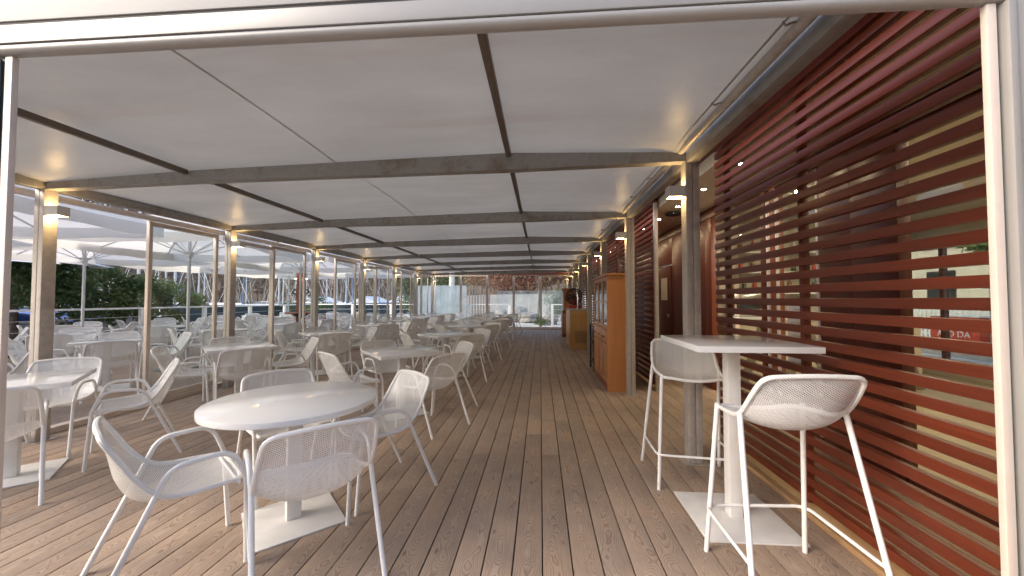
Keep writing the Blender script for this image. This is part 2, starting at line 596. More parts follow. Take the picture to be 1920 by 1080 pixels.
# ================================================================== SETTING
def build_ground():
    m = MB()
    m.poly([(-900, -600, -1.35), (900, -600, -1.35), (900, 1200, -1.35), (-900, 1200, -1.35)])
    tag(m.build('ground', 'ground_earth'), kind='structure')
    m = MB()
    m.poly([(-75, -20, -1.30), (-17.5, -20, -1.30), (-17.5, 95, -1.30), (-75, 95, -1.30)])
    tag(m.build('water', 'water'), kind='structure')
    # quay apron beside the terrace
    m = MB()
    m.box(-17.5, -12.3, -14, 60, -1.34, -0.45)
    tag(m.build('quay_pavement', 'concrete'), kind='structure')
    m = MB()
    m.box(-12.2, 12, YEND + 0.3, 40, -1.33, -0.03)
    tag(m.build('gravel_yard', 'pale_gravel'), kind='structure')
    m = MB()
    m.box(-12.2, 14, -40, -1.25, -1.32, -0.06)
    tag(m.build('street_pavement', 'concrete'), kind='structure')

    # interior deck: joist bed + planks
    deck = MB().box(-5.15, 2.62, -1.2, YEND + 0.25, -1.31, -0.034).build('deck', 'rubber_black')
    tag(deck, kind='structure')
    x = -5.1
    meshes = {}
    i = 0
    while x < 2.6:
        y = -1.2 - random.uniform(0, 4.0)
        while y < YEND + 0.2:
            L = random.choice((4.2, 4.8, 5.4, 6.0))
            y0, y1 = max(y, -1.2), min(y + L, YEND + 0.24)
            if y1 - y0 > 0.15:
                ln = round(y1 - y0, 3)
                if ln not in meshes:
                    meshes[ln] = MB().box(-PITCH / 2 + 0.0034, PITCH / 2 - 0.0034, 0.002, ln - 0.002, -0.03, 0).mesh('plank', 'deck_wood', bevel=0.003, seg=2)
                o = link('plank', meshes[ln], deck, (x, y0, random.uniform(-0.0012, 0.0008)))
                i += 1
            y += L
        x += PITCH
    # terrace deck outside
    td = MB().box(-12.2, -5.17, -1.2, YEND + 0.25, -1.30, -0.034).build('terrace_deck', 'rubber_black')
    tag(td, kind='structure')
    m = MB()
    x = -5.26
    while x > -12.15:
        m.box(x - PITCH / 2 + 0.004, x + PITCH / 2 - 0.004, -1.2, YEND + 0.24, -0.03, 0.0)
        x -= PITCH
    tag(m.build('terrace_planks', 'deck_wood', td), kind='stuff')


def build_hill():
    def h(x, y):
        a = atan2(-x, y)
        d = sqrt(x * x + y * y)
        t = max(0.0, min(1.0, (d - 85) / 110))
        t = t * t * (3 - 2 * t)
        return -1.36 + t * (48 + 9 * sin(a * 5 + 1) + 5 * sin(a * 13)) + 1.2 * t * sin(x * 0.09) * cos(y * 0.11)
    m = MB()

    def fn(u, v):
        a = radians(-25 + 135 * u)
        d = 82 + 150 * v
        x, y = -sin(a) * d, cos(a) * d
        return (x, y, h(x, y))
    m.grid(fn, 110, 34)
    tag(m.build('hill', 'hill_soil', smooth=True), kind='structure')
    # bare wood covering the slope
    rnd = random.Random(3)
    mt, ml = MB(), MB()
    for _ in range(2300):
        a = radians(rnd.uniform(-22, 108))
        d = 88 + 105 * rnd.random() ** 1.2
        x, y = -sin(a) * d, cos(a) * d
        z = h(x, y)
        H = rnd.uniform(5, 10)
        lean = Vector((rnd.uniform(-1, 1), rnd.uniform(-1, 1), 0)) * 0.9
        mt.tube([(x, y, z - 0.3), Vector((x, y, z + H)) + lean], rnd.uniform(0.12, 0.22), 3, 0.03, caps=False)
        for _k in range(13):
            c = Vector((x, y, z + H * rnd.uniform(0.35, 1.05))) + Vector((rnd.gauss(0, 1.5), rnd.gauss(0, 1.5), 0))
            s = rnd.uniform(0.25, 0.75)
            u = Vector((rnd.gauss(0, 1), rnd.gauss(0, 1), rnd.gauss(0, 1))).normalized()
            w = u.orthogonal().normalized()
            ml.poly([c + u * s, c + w * s * 0.5, c - u * s, c - w * s * 0.5])
    o = mt.build('hillside_wood', 'bark')
    tag(o, 'brown leafless wood covering the far hillside', 'woodland', kind='stuff')
    tag(ml.build('twigs', 'leaf_brown', o), kind='stuff')


# ================================================================== CHAIRS
ARM_C = [(.238, .432), (.10, .405), (-.05, .393), (-.165, .425), (-.225, .52), (-.255, .65), (-.290, .785)]
ARM_E = [(.225, .447), (.11, .452), (-.02, .458), (-.10, .492), (-.165, .57), (-.22, .67), (-.280, .778)]
ARM_W = [.228, .243, .254, .258, .256, .248, .232]
STO_C = [(0.195, 0.7754), (0.08, 0.7545), (-0.04, 0.744), (-0.135, 0.7712), (-0.185, 0.836), (-0.21, 0.9196), (-0.235, 1.0293)]
STO_E = [(0.185, 0.789), (0.09, 0.7963), (-0.02, 0.8046), (-0.085, 0.8308), (-0.135, 0.8882), (-0.175, 0.9457), (-0.228, 1.0241)]
STO_W = [.205, .222, .232, .238, .238, .232, .218]


def make_shell(Cc, Ee, Wd, L, rtop=.075, rfront=.06):
    n = len(Cc)

    def interp(arr, v):
        t = v * (n - 1)
        i = min(n - 2, int(t))
        t -= i
        def g(k):
            k = max(0, min(n - 1, k))
            return arr[k]
        a, b, c, d = g(i - 1), g(i), g(i + 1), g(i + 2)
        if not isinstance(b, tuple):
            a, b, c, d = (a,), (b,), (c,), (d,)
        r = tuple(0.5 * (2 * b[q] + (c[q] - a[q]) * t + (2 * a[q] - 5 * b[q] + 4 * c[q] - d[q]) * t * t + (3 * b[q] - a[q] - 3 * c[q] + d[q]) * t ** 3) for q in range(len(b)))
        return r

    def P(u, v):
        hw = interp(Wd, v)[0]
        d = (1 - v) * L
        if d < rtop:
            hw -= rtop - sqrt(max(0, rtop ** 2 - (rtop - d) ** 2))
        d = v * L
        if d < rfront:
            hw -= rfront - sqrt(max(0, rfront ** 2 - (rfront - d) ** 2))
        c = interp(Cc, v)
        e = interp(Ee, v)
        w = abs(u) ** 2.3
        return Vector((u * hw, c[0] * (1 - w) + e[0] * w, c[1] * (1 - w) + e[1] * w))
    return P


def lattice(P, v0, v1, nu, nv, hole, mb):
    """expanded-metal: staggered diamonds, each a ring of four quads"""
    du = 2.0 / nu
    dv = (v1 - v0) / nv
    cache = {}

    def vert(u, v):
        u = max(-1.0, min(1.0, u)); v = max(v0, min(v1, v))
        k = (round(u, 5), round(v, 5))
        if k not in cache:
            cache[k] = len(mb.v)
            mb.v.append(P(u, v))
        return cache[k]
    for j in range(2 * nv + 1):
        cv = v0 + j * dv / 2
        off = 0.0 if j % 2 == 0 else 0.5
        for i in range(nu + 1):
            cu = -1 + (i + off) * du
            if cu > 1.0001:
                continue
            o = [(cu - du / 2, cv), (cu, cv - dv / 2), (cu + du / 2, cv), (cu, cv + dv / 2)]
            inn = [(cu + (a - cu) * hole, cv + (b - cv) * hole) for a, b in o]
            oi = [vert(*q) for q in o]
            ii = [vert(*q) for q in inn]
            for k in range(4):
                k2 = (k + 1) % 4
                q = []
                for e in (oi[k], oi[k2], ii[k2], ii[k]):
                    if e not in q:
                        q.append(e)
                if len(q) >= 3:
                    mb.f.append(tuple(q))
    return mb


def shell_rim(P, off=0.0):
    pts = []
    vs_ = [0, .01, .025, .045, .07] + [0.1 + 0.8 * k / 16 for k in range(17)] + [.93, .95, .97, .985, .995, 1.0]
    for v in vs_:
        pts.append(P(1, v))
    for k in range(1, 10):
        pts.append(P(1 - 2 * k / 10, 1.0))
    for v in reversed(vs_):
        pts.append(P(-1, v))
    for k in range(1, 10):
        pts.append(P(-1 + 2 * k / 10, 0.0))
    return pts


def arm_paths(s):
    rear = [(s * .268, -.315, 0.0), (s * .262, -.105, .485)]
    arm = rounded([(s * .262, -.105, .485), (s * .268, -.055, .600), (s * .268, .175, .612), (s * .258, .232, .455)], .075, 6)
    front = [(s * .258, .232, .455), (s * .250, .262, 0.0)]
    return rear, arm, front


def armchair_meshes(nu, nv):
    P = make_shell(ARM_C, ARM_E, ARM_W, .98)
    d = {}
    d['seat'] = lattice(P, 0.0, 0.55, nu, int(nv * .55), .56, MB()).mesh('seat', 'chair_white')
    d['backrest'] = lattice(P, 0.55, 1.0, nu, int(nv * .45), .56, MB()).mesh('backrest', 'chair_white')
    fr = MB().tube(shell_rim(P), .0115, 8, closed=True)
    fr.tube([(-.252, .205, .436), (.252, .205, .436)], .009, 6)
    d['frame'] = fr.mesh('frame', 'chair_white', smooth=True)
    return d


def make_armchair(label, group):
    t = thing('armchair', (0, 0, 0), 0, label, 'chair', group)
    d = armchair_meshes(32, 88)
    for k in ('seat', 'backrest', 'frame'):
        link(k, d[k], t)
    for s in (-1, 1):
        rear, arm, front = arm_paths(s)
        MB().tube(rear, .0125, 10).build('leg', 'chair_white', t, smooth=True)
        MB().tube(front, .0125, 10).build('leg', 'chair_white', t, smooth=True)
        MB().tube(arm, .0125, 10).build('armrest', 'chair_white', t, smooth=True)
    return t


def make_far_chair_mesh():
    P = make_shell(ARM_C, ARM_E, ARM_W, .98)
    m = lattice(P, 0, 1, 26, 60, .5, MB())
    m.tube(shell_rim(P), .0125, 5, closed=True)
    for s in (-1, 1):
        for p in arm_paths(s):
            m.tube(p, .0135, 5)
    return m.mesh('armchair', 'chair_white')


def make_stool(label):
    t = thing('bar_stool', (0, 0, 0), 0, label, 'stool', 'white bar stools at the high table')
    P = make_shell(STO_C, STO_E, STO_W, .72, .065, .05)
    lattice(P, 0, .5, 30, 36, .55, MB()).build('seat', 'chair_white', t)
    lattice(P, .5, 1, 30, 36, .55, MB()).build('backrest', 'chair_white', t)
    MB().tube(shell_rim(P), .0115, 8, closed=True).build('frame', 'chair_white', t, smooth=True)
    for s in (-1, 1):
        MB().tube([(s * .300, -.275, 0), (s * .243, -.085, .835)], .0125, 10).build('leg', 'chair_white', t, smooth=True)
        MB().tube([(s * .262, .215, 0), (s * .222, .155, .81)], .0125, 10).build('leg', 'chair_white', t, smooth=True)
    # footrest: front bar bent back along both sides to the rear legs
    pts = rounded([(-.283, -.222, .222), (-.268, .215, .245), (.268, .215, .245), (.283, -.222, .222)], .06, 6)
    MB().tube(pts, .0085, 8).build('footrest', 'chair_white', t, smooth=True)
    return t


# ================================================================== TABLES
def make_square_table(label, group):
    t = thing('square_table', (0, 0, 0), 0, label, 'table', group)
    MB().box(-.37, .37, -.37, .37, .704, .74).build('tabletop', 'table_white', t, bevel=.003)
    MB().box(-.04, .04, -.04, .04, .011, .7035).build('column', 'base_white', t, bevel=.004)
    MB().box(-.25, .25, -.25, .25, 0.0, .0105).build('base', 'base_white', t, bevel=.003)
    return t


def make_round_table(label, r=.485):
    t = thing('round_table', (0, 0, 0), 0, label, 'table')
    MB().lathe([(r - .006, .704), (r - .001, .707), (r, .712), (r, .732), (r - .001, .737), (r - .006, .74)], 72).build('tabletop', 'table_white', t, smooth=True)
    MB().box(-.04, .04, -.04, .04, .011, .7035).build('column', 'base_white', t, bevel=.004)
    MB().box(-.25, .25, -.25, .25, 0.0, .0105).build('base', 'base_white', t, bevel=.003)
    return t


SIDES = [((1, -1), 'near aisle side'), ((1, 1), 'far aisle side'), ((-1, -1), 'near window side'), ((-1, 1), 'far window side')]
CH_GROUP = 'white armchairs around the dining tables'


def furnish():
    rnd = random.Random(21)
    inner = [('aisle row', -1.65, [2.27, 4.47, 6.6, 8.75, 10.9, 13.05, 15.2]), ('row along the glass', -4.02, [2.62, 4.72, 6.78, 9.0, 11.1, 13.2, 15.3])]
    sq = None
    ch = None
    dist0 = {0: (.735 - .28, .90 - .28, .86 - .28, .80 - .28)}
    for ri, (rname, X, ys) in enumerate(inner):
        for ti, Y in enumerate(ys):
            x = X + rnd.uniform(-.04, .04)
            y = Y + rnd.uniform(-.03, .03)
            rot = pi / 4 + radians(rnd.uniform(-4, 4))
            if ri == 0 and ti == 0:
                x, y = -1.535, 2.27
                t = make_round_table('round white table in the left foreground, four mesh chairs about it')
                t.location = (x, y, 0); t.rotation_euler.z = radians(43)
            else:
                lab = '%s square white dining table in the %s' % (ORD[ti], rname) if ri else '%s square white table after the round one in the aisle row' % (['', 'first'] + ORD[1:])[ti]
                if sq is None:
                    sq = make_square_table(lab, 'square white dining tables')
                    sq.location = (x, y, 0); sq.rotation_euler.z = rot
                else:
                    dup(sq, (x, y, 0), rot, lab, 'square white dining tables')
            for si, ((sx, sy), sname) in enumerate(SIDES):
                d = rnd.uniform(.48, .66)
                ang = atan2(sy, sx) + radians(rnd.uniform(-7, 7))
                if ri == 0 and ti == 0:
                    d = dist0[0][si]
                    ang = [atan2(-.565, .47), atan2(.72, .53), atan2(-.47, -.72), atan2(.59, -.54)][si]
                cx, cy = x + cos(ang) * d, y + sin(ang) * d
                cx = max(cx, -4.50)
                face = ang + pi / 2 + radians(rnd.uniform(-14, 14))     # local +Y looks at the table
                if ri == 0 and ti == 0:
                    cx, cy, fa = [(-1.165, 1.865, 133), (-1.17, 2.69, 228), (-1.84, 1.81, 52), (-1.87, 2.69, -40)][si]
                    face = radians(fa - 90)
                if ri == 0 and ti == 0:
                    where = 'round table'
                    lab = 'white mesh armchair at the %s of the round foreground table' % sname
                elif ri == 0:
                    lab = 'white mesh armchair on the %s of the %s square aisle table' % (sname, (['', 'first'] + ORD[1:])[ti])
                else:
                    lab = 'white mesh armchair, %s of the %s table beside the glass wall' % (sname, ORD[ti])
                if ch is None:
                    ch = make_armchair(lab, CH_GROUP)
                    ch.location = (cx, cy, 0); ch.rotation_euler.z = face
                else:
                    dup(ch, (cx, cy, 0), face, lab, CH_GROUP)
    # terrace outside
    fm = make_far_chair_mesh()
    for ri, (rname, X, ys) in enumerate([('inner terrace row', -6.6, [3.4, 5.3, 7.2, 9.1, 11.0, 12.9, 14.8]), ('middle terrace row', -8.8, [4.4, 6.3, 8.2, 10.1, 12.0, 13.9, 15.8]),
                                         ('terrace row by the railing', -10.9, [6.2, 8.1, 10.0, 11.9, 13.8, 15.7])]):
        for ti, Y in enumerate(ys):
            x = X + rnd.uniform(-.12, .12); y = Y + rnd.uniform(-.1, .1)
            rot = pi / 4 + radians(rnd.uniform(-6, 6))
            lab = '%s white table out on the %s' % (ORD[ti], rname)
            if ri == 0 and ti == 0:
                t = make_round_table('white round table on the terrace beyond the open glass', .55)
                t.location = (x, y, 0)
            else:
                dup(sq, (x, y, 0), rot, lab, 'white tables on the terrace')
            for si, ((sx, sy), sname) in enumerate(SIDES):
                d = rnd.uniform(.52, .70)
                ang = atan2(sy, sx) + radians(rnd.uniform(-14, 14))
                o = link('armchair', fm, None, (x + cos(ang) * d, y + sin(ang) * d, 0), ang + pi / 2 + radians(rnd.uniform(-14, 14)))
                sn = sname.replace('aisle', 'glass').replace('window', 'railing')
                tag(o, 'white chair, %s of the %s table, %s' % (sn, ORD[ti], rname), 'chair', 'white armchairs out on the terrace')

    # bar table and stools
    t = thing('bar_table', (1.205, 2.492, 0), 0, 'tall square white bar table beside the red slatted screen', 'table')
    MB().box(-.332, .332, -.332, .332, 1.065, 1.10).build('tabletop', 'table_white', t, bevel=.003)
    MB().box(-.038, .038, -.038, .038, .011, 1.0645).build('column', 'base_white', t, bevel=.006)
    MB().box(-.272, .272, -.272, .272, 0.0, .0105).build('base', 'base_white', t, bevel=.004)
    s1 = make_stool('white mesh bar stool in the right foreground with its back to the viewer')
    s1.location = (1.165, 1.945, 0); s1.rotation_euler.z = radians(3)
    dup(s1, (1.125, 2.985, 0), radians(180 - 6), 'white mesh bar stool behind the tall bar table facing the viewer')


# ================================================================== PAVILION
def zroof(x):
    """underside of the membrane across the span"""
    pts = [(-4.80, 2.510), (-3.31, 2.585), (-1.87, 2.615), (-0.275, 2.665), (1.16, 2.635), (1.3, 2.62)]
    for (a, za), (b, zb) in zip(pts, pts[1:]):
        if x <= b:
            return za + (zb - za) * (x - a) / (b - a)
    return pts[-1][1]


def zbeam(x):
    pts = [(-4.9, 2.420), (-3.3, 2.462), (-0.25, 2.497), (1.3, 2.532)]
    for (a, za), (b, zb) in zip(pts, pts[1:]):
        if x <= b:
            return za + (zb - za) * (x - a) / (b - a)
    return pts[-1][1]


def build_pavilion():
    roof = thing('canopy_roof', (0, 0, 0), 0, 'translucent white membrane canopy on grey steel beams over the deck', 'canopy')
    # cross beams
    for k, Y in enumerate(YK):
        m = MB()
        xs = [-4.76, -3.3, -0.275, 1.23]
        for a, b in zip(xs, xs[1:]):
            za, zb = zbeam(a), zbeam(b)
            ta = zroof(a) - .008
            tb = zroof(b) - .008
            m.hexa([(a, Y - .045, za), (b, Y - .045, zb), (b, Y + .045, zb), (a, Y + .045, za), (a, Y - .045, ta - .012), (b, Y - .045, tb - .012), (b, Y + .045, tb - .012), (a, Y + .045, ta - .012)])
        m.build('beam', 'beam_steel', roof, bevel=0)
    # purlins per bay
    for k in range(7):
        a, b = YK[k] + .047, YK[k + 1] - .047
        for X in (-3.31, -0.275):
            z = zroof(X) - .012
            MB().box(X - .022, X + .022, a, b, z - .045, z).build('purlin', 'purlin_steel', roof, bevel=.004)
        # eave beams
        MB().box(1.235, 1.32, a - .09, b + .09 - .003, 2.512, 2.645).build('eave_beam', 'beam_steel', roof, bevel=.004)
        MB().box(-4.86, -4.765, a - .09, b + .09 - .003, 2.425, 2.545).build('eave_beam', 'beam_steel', roof, bevel=.004)
        MB().tube([(1.19, a, 2.612), (1.19, b, 2.612)], .030, 14).build('eave_tube', 'galvanised_steel', roof, smooth=True)
    # membrane, one panel per bay, drawn down to the corners and over the beams
    for k in range(7):
        a, b = YK[k], YK[k + 1]

        def fn(u, v, a=a, b=b, k=k):
            x = -4.83 + (1.20 + 4.83) * u
            y = a + (b - a) * v
            z = zroof(x)
            e = 4 * v * (1 - v)
            z += .030 * e * (0.55 + 0.45 * sin(3 * x + k))
            near = min(v, 1 - v) * (b - a)
            dx = max(0.0, 1 - (1.20 - x) / .22)
            z -= .055 * max(0, dx) * max(0.0, 1 - near / .30)
            dl = max(0.0, 1 - (x + 4.83) / .35)
            z -= .03 * dl * max(0.0, 1 - near / .35)
            # soft welded seams
            return (x, y, z)
        mp = MB()
        us = sorted(set([i / 60 for i in range(61)] + [((sx + q) + 4.83) / 6.03 for sx in (-1.87, 1.155) for q in (-.03, -.02, -.01, 0, .01, .02, .03)]))
        us = [u for u in us if 0 <= u <= 1]
        vv = [i / 24 for i in range(25)]
        base = len(mp.v)
        for v in vv:
            for u in us:
                mp.v.append(Vector(fn(u, v)))
        nu = len(us)
        for j in range(len(vv) - 1):
            for i in range(nu - 1):
                q = j * nu + i
                mp.f.append((q, q + 1, q + nu + 1, q + nu))
        o = mp.build('membrane', 'membrane', roof, smooth=True)
        for sx in (-1.87, 1.13):
            sm = MB()
            for j in range(25):
                v = j / 24
                for q in (-.007, .007):
                    p = fn((sx + q + 4.83) / 6.03, v)
                    sm.v.append(Vector((p[0], p[1], p[2] - .004)))
            for j in range(24):
                sm.f.append((2 * j, 2 * j + 1, 2 * j + 3, 2 * j + 2))
            sm.build('seam', 'membrane', roof)
        # little lacing hooks at the eave
        for v in (.3, .62):
            y = a + (b - a) * v
            MB().tube(rounded([(1.10, y, 2.62), (1.115, y, 2.60), (1.135, y, 2.612), (1.165, y, 2.617)], .01, 3), .006, 6).build('lacing_hook', 'beam_steel', roof, smooth=True)

    # posts
    def post(x0, x1, y, z1, label):
        t = thing('steel_post', ((x0 + x1) / 2, y, 0), 0, label, 'post', 'galvanised posts carrying the canopy')
        w = (x1 - x0) / 2
        # two channels back to back with a seam
        MB().box(-w, -.0015, -.055, .055, .0065, z1).build('channel', 'galvanised_steel', t, bevel=.006)
        MB().box(.0015, w, -.055, .055, .0065, z1).build('channel', 'galvanised_steel', t, bevel=.006)
        MB().box(-w - .045, w + .045, -.085, .085, 0.0012, .006).build('foot_plate', 'galvanised_steel', t)
        return t

    def lamp(x, y, z, sgn, label):
        """box lamp shining up and down, fixed to the post at x, reaching towards sgn"""
        t = thing('wall_lamp', (x, y, z), 0, label, 'lamp', 'box lamps on the canopy posts')
        a, b = (0.0005, .135) if sgn > 0 else (-.135, -.0005)
        m = MB()
        m.box(a, b, -.052, -.046, -.045, .045); m.box(a, b, .046, .052, -.045, .045)
        m.box(a, a + .006, -.0455, .0455, -.045, .045); m.box(b - .006, b, -.0455, .0455, -.045, .045)
        m.box(a + .0065, b - .0065, -.0455, .0455, -.004, .004)
        m.build('housing', 'lamp_body', t)
        for zz in (-.036, .036):
            MB().poly([(a + .012, -.04, zz), (b - .012, -.04, zz), (b - .012, .04, zz), (a + .012, .04, zz)]).build('light_panel', 'lamp_glow', t)

    for k, Y in enumerate(YK[1:]):
        post(1.225, 1.338, Y, 2.534, '%s galvanised steel post on the slatted screen side of the deck' % ORD[k])
        post(-4.865, -4.760, Y, 2.424, '%s galvanised steel post along the glass wall side' % ORD[k])
        lamp(1.2248, Y, 2.275, -1, 'pale box lamp on the %s post by the slatted screens' % ORD[k])
        lamp(-4.7598, Y, 2.215, 1, 'pale box lamp on the %s post of the glass wall' % ORD[k])

    # sliding glass wall on the left
    XG = -4.985
    gl = MB().box(XG - .05, XG + .05, 1.15, YEND, .0015, .058).build('glass_track', 'frame_alu')
    tag(gl, 'pale aluminium floor track running under the glass side wall', 'track')
    gl = MB().box(XG - .045, XG + .045, 1.15, YEND, 2.372, 2.425).build('head_rail', 'frame_alu')
    tag(gl, 'pale aluminium head rail above the glass side wall', 'rail')

    def gpanel(p0, p1, zt, label, name='sliding_glass_door', glassmat='clear_glass', toprail=True, group='framed glass panels of the canopy walls'):
        p0 = Vector(p0); p1 = Vector(p1)
        d = p1 - p0
        L = d.length
        t = thing(name, (p0.x, p0.y, .062), atan2(d.y, d.x), label, 'glass door', group)
        for x0, x1 in ((0.0, .048), (L - .048, L)):
            MB().box(x0, x1, -.022, .022, 0.0, zt).build('stile', 'frame_alu', t, bevel=.003)
        MB().box(.0485, L - .0485, -.02, .02, .002, .062).build('bottom_rail', 'frame_alu', t)
        if toprail:
            MB().box(.0485, L - .0485, -.02, .02, zt - .055, zt - .002).build('top_rail', 'frame_alu', t)
        MB().box(.0485, L - .0485, -.004, .004, .0625, zt - (.0555 if toprail else .004)).build('pane', glassmat, t)
        return t
    n = 0
    for k in range(1, 7):
        a, b = YK[k], YK[k + 1]
        mid = a + 1.13
        if k != 1:
            gpanel((XG + .026, a - .10 if k % 2 else a + .08), (XG + .026, mid + .03), 2.26, '%s sliding glass panel of the side wall counted from the near post, inner track' % ORD[n]) if k % 2 == 0 else None
        gpanel((XG - .024, mid), (XG - .024, b - .03), 2.30, '%s glass panel of the side wall, filling the far half of its bay' % ORD[n])
        n += 1

    # end wall
    ex = [1.215 - 1.2 * i for i in range(6)]
    for i in range(5):
        gpanel((ex[i + 1] + .003, YEND), (ex[i] - .003, YEND), 2.38, '%s glass panel of the far end wall counted from the right' % ORD[i], toprail=(i != 2))
    o = MB().box(-4.8, 1.22, YEND - .04, YEND + .04, .0015, .058).build('end_sill', 'frame_alu'); tag(o, 'pale aluminium sill under the far end glass', 'sill')
    o = MB().box(-1.9 + .4, 1.215, YEND - .06, YEND + .02, 2.452, 2.535).build('end_fascia', 'red_slat'); tag(o, 'dark red timber fascia over the far end glass', 'fascia')

    # front frame through which we look
    Yf = 1.10
    fr = thing('entrance_frame', (0, Yf, 0), 0, 'pale aluminium entrance frame around the whole foreground opening', 'door frame')
    XL, XR = -1.728, 1.205
    zb = 2.160
    # header: rounded lower profile, flat band, gap, fascia
    prof = []
    for i in range(9):
        a = -pi / 2 + pi * i / 8
        prof.append((-.010 - .020 * cos(a), zb + .017 + .017 * sin(a)))
    m = MB()
    nseg = len(prof)
    pts = [(XL - .05, y, z) for y, z in prof + [(.0, zb + .034), (.0, zb)]]
    pts2 = [(XR + .06, y, z) for y, z in prof + [(.0, zb + .034), (.0, zb)]]
    b0 = len(m.v)
    m.v += [Vector(p) for p in pts + pts2]
    q = len(pts)
    for i in range(q):
        j = (i + 1) % q
        m.f.append((b0 + i, b0 + q + i, b0 + q + j, b0 + j))
    m.f.append(tuple(range(b0, b0 + q))); m.f.append(tuple(reversed(range(b0 + q, b0 + 2 * q))))
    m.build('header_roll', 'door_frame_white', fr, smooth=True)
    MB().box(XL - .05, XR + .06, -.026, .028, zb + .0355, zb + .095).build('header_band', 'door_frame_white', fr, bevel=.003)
    MB().box(XL - .6, XR + .9, -.022, .028, zb + .0955, zb + .1055).build('header_gap_shade', 'rubber_black', fr)  # shade inside the gap, put in as a flush black strip
    # jambs
    for nm, a, b, y0, y1, mt in (('jamb', XR, XR + .024, -.014, .004, 'frame_alu'), ('jamb_strip', XR + .0245, XR + .036, -.004, .003, 'shadow_line_green'), ('jamb', XR + .0365, XR + .056, -.030, .003, 'door_frame_white'),
                                 ('jamb', XL - .028, XL, -.014, .004, 'frame_alu'), ('jamb_strip', XL - .055, XL - .0285, -.006, .003, 'black_metal'), ('jamb', XL - .085, XL - .0555, -.030, .003, 'door_frame_white')):
        MB().box(a, b, y0, y1, 0.002, zb - .001).build(nm, mt, fr, bevel=.003)
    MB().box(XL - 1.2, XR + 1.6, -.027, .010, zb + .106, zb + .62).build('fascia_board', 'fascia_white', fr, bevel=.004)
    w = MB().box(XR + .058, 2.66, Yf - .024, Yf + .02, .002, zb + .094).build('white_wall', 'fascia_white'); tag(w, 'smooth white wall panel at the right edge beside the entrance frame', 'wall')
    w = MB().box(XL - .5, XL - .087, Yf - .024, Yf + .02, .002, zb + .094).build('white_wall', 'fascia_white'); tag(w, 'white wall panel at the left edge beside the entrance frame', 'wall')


# ================================================================== RIGHT SIDE: screens and building
def build_screens():
    XS = 1.735
    # slat pitch .0785; slats .052 tall

    def screen(y0, y1, label, z0=.085, z1=2.80, stiles=(), steel_end=None, n=None):
        t = thing('slatted_screen', (XS, y0, 0), 0, label, 'screen', 'red slatted screens beside the deck')
        L = y1 - y0
        me = MB().box(-.030, .012, 0, L, 0, .051).mesh('slat', 'red_slat', bevel=.003)
        z = z0
        while z < z1 - .05:
            link('slat', me, t, (random.uniform(-.003, .003), random.uniform(-.006, .006), z + random.uniform(-.002, .002)))
            z += .088
        MB().box(-.03, .055, .003, L - .003, z1 + .002, z1 + .075).build('top_rail', 'red_post', t, bevel=.003)
        for s in stiles:
            MB().box(.0125, .055, s - .022, s + .022, .03, z1).build('stile', 'red_post', t, bevel=.003)
        MB().box(-.03, .06, 0.01, L - .01, .0015, .028).build('bottom_rail', 'kerb_wood', t, bevel=.003)
        if steel_end is not None:
            MB().box(-.025, .03, steel_end - .03, steel_end + .03, .002, z1 + .02).build('edge_post', 'galvanised_steel', t, bevel=.004)
        return t
    screen(0.98, 3.80, 'large red slatted wooden screen filling the right foreground', stiles=(.12, 1.68, 2.70))
    screen(5.83, 8.25, 'red slatted screen behind the orange cabinet', stiles=(.25, 1.3, 2.3), steel_end=-.033)
    screen(8.60, 11.0, 'red slatted screen behind the pine counter', stiles=(.2, 1.2, 2.2))
    screen(11.4, 13.9, 'red slatted screen between the counter and the carved cabinet', stiles=(.2, 1.2, 2.3))
    screen(14.3, 16.4, 'farthest red slatted screen by the end glass', stiles=(.2, 1.2, 1.9))
    # timber kerb under the near screen
    o = MB().box(1.655, 1.703, 0.98, 3.85, .0015, .035).build('timber_kerb', 'kerb_wood', bevel=.004); tag(o, 'pale timber kerb at the foot of the large red screen', 'kerb')


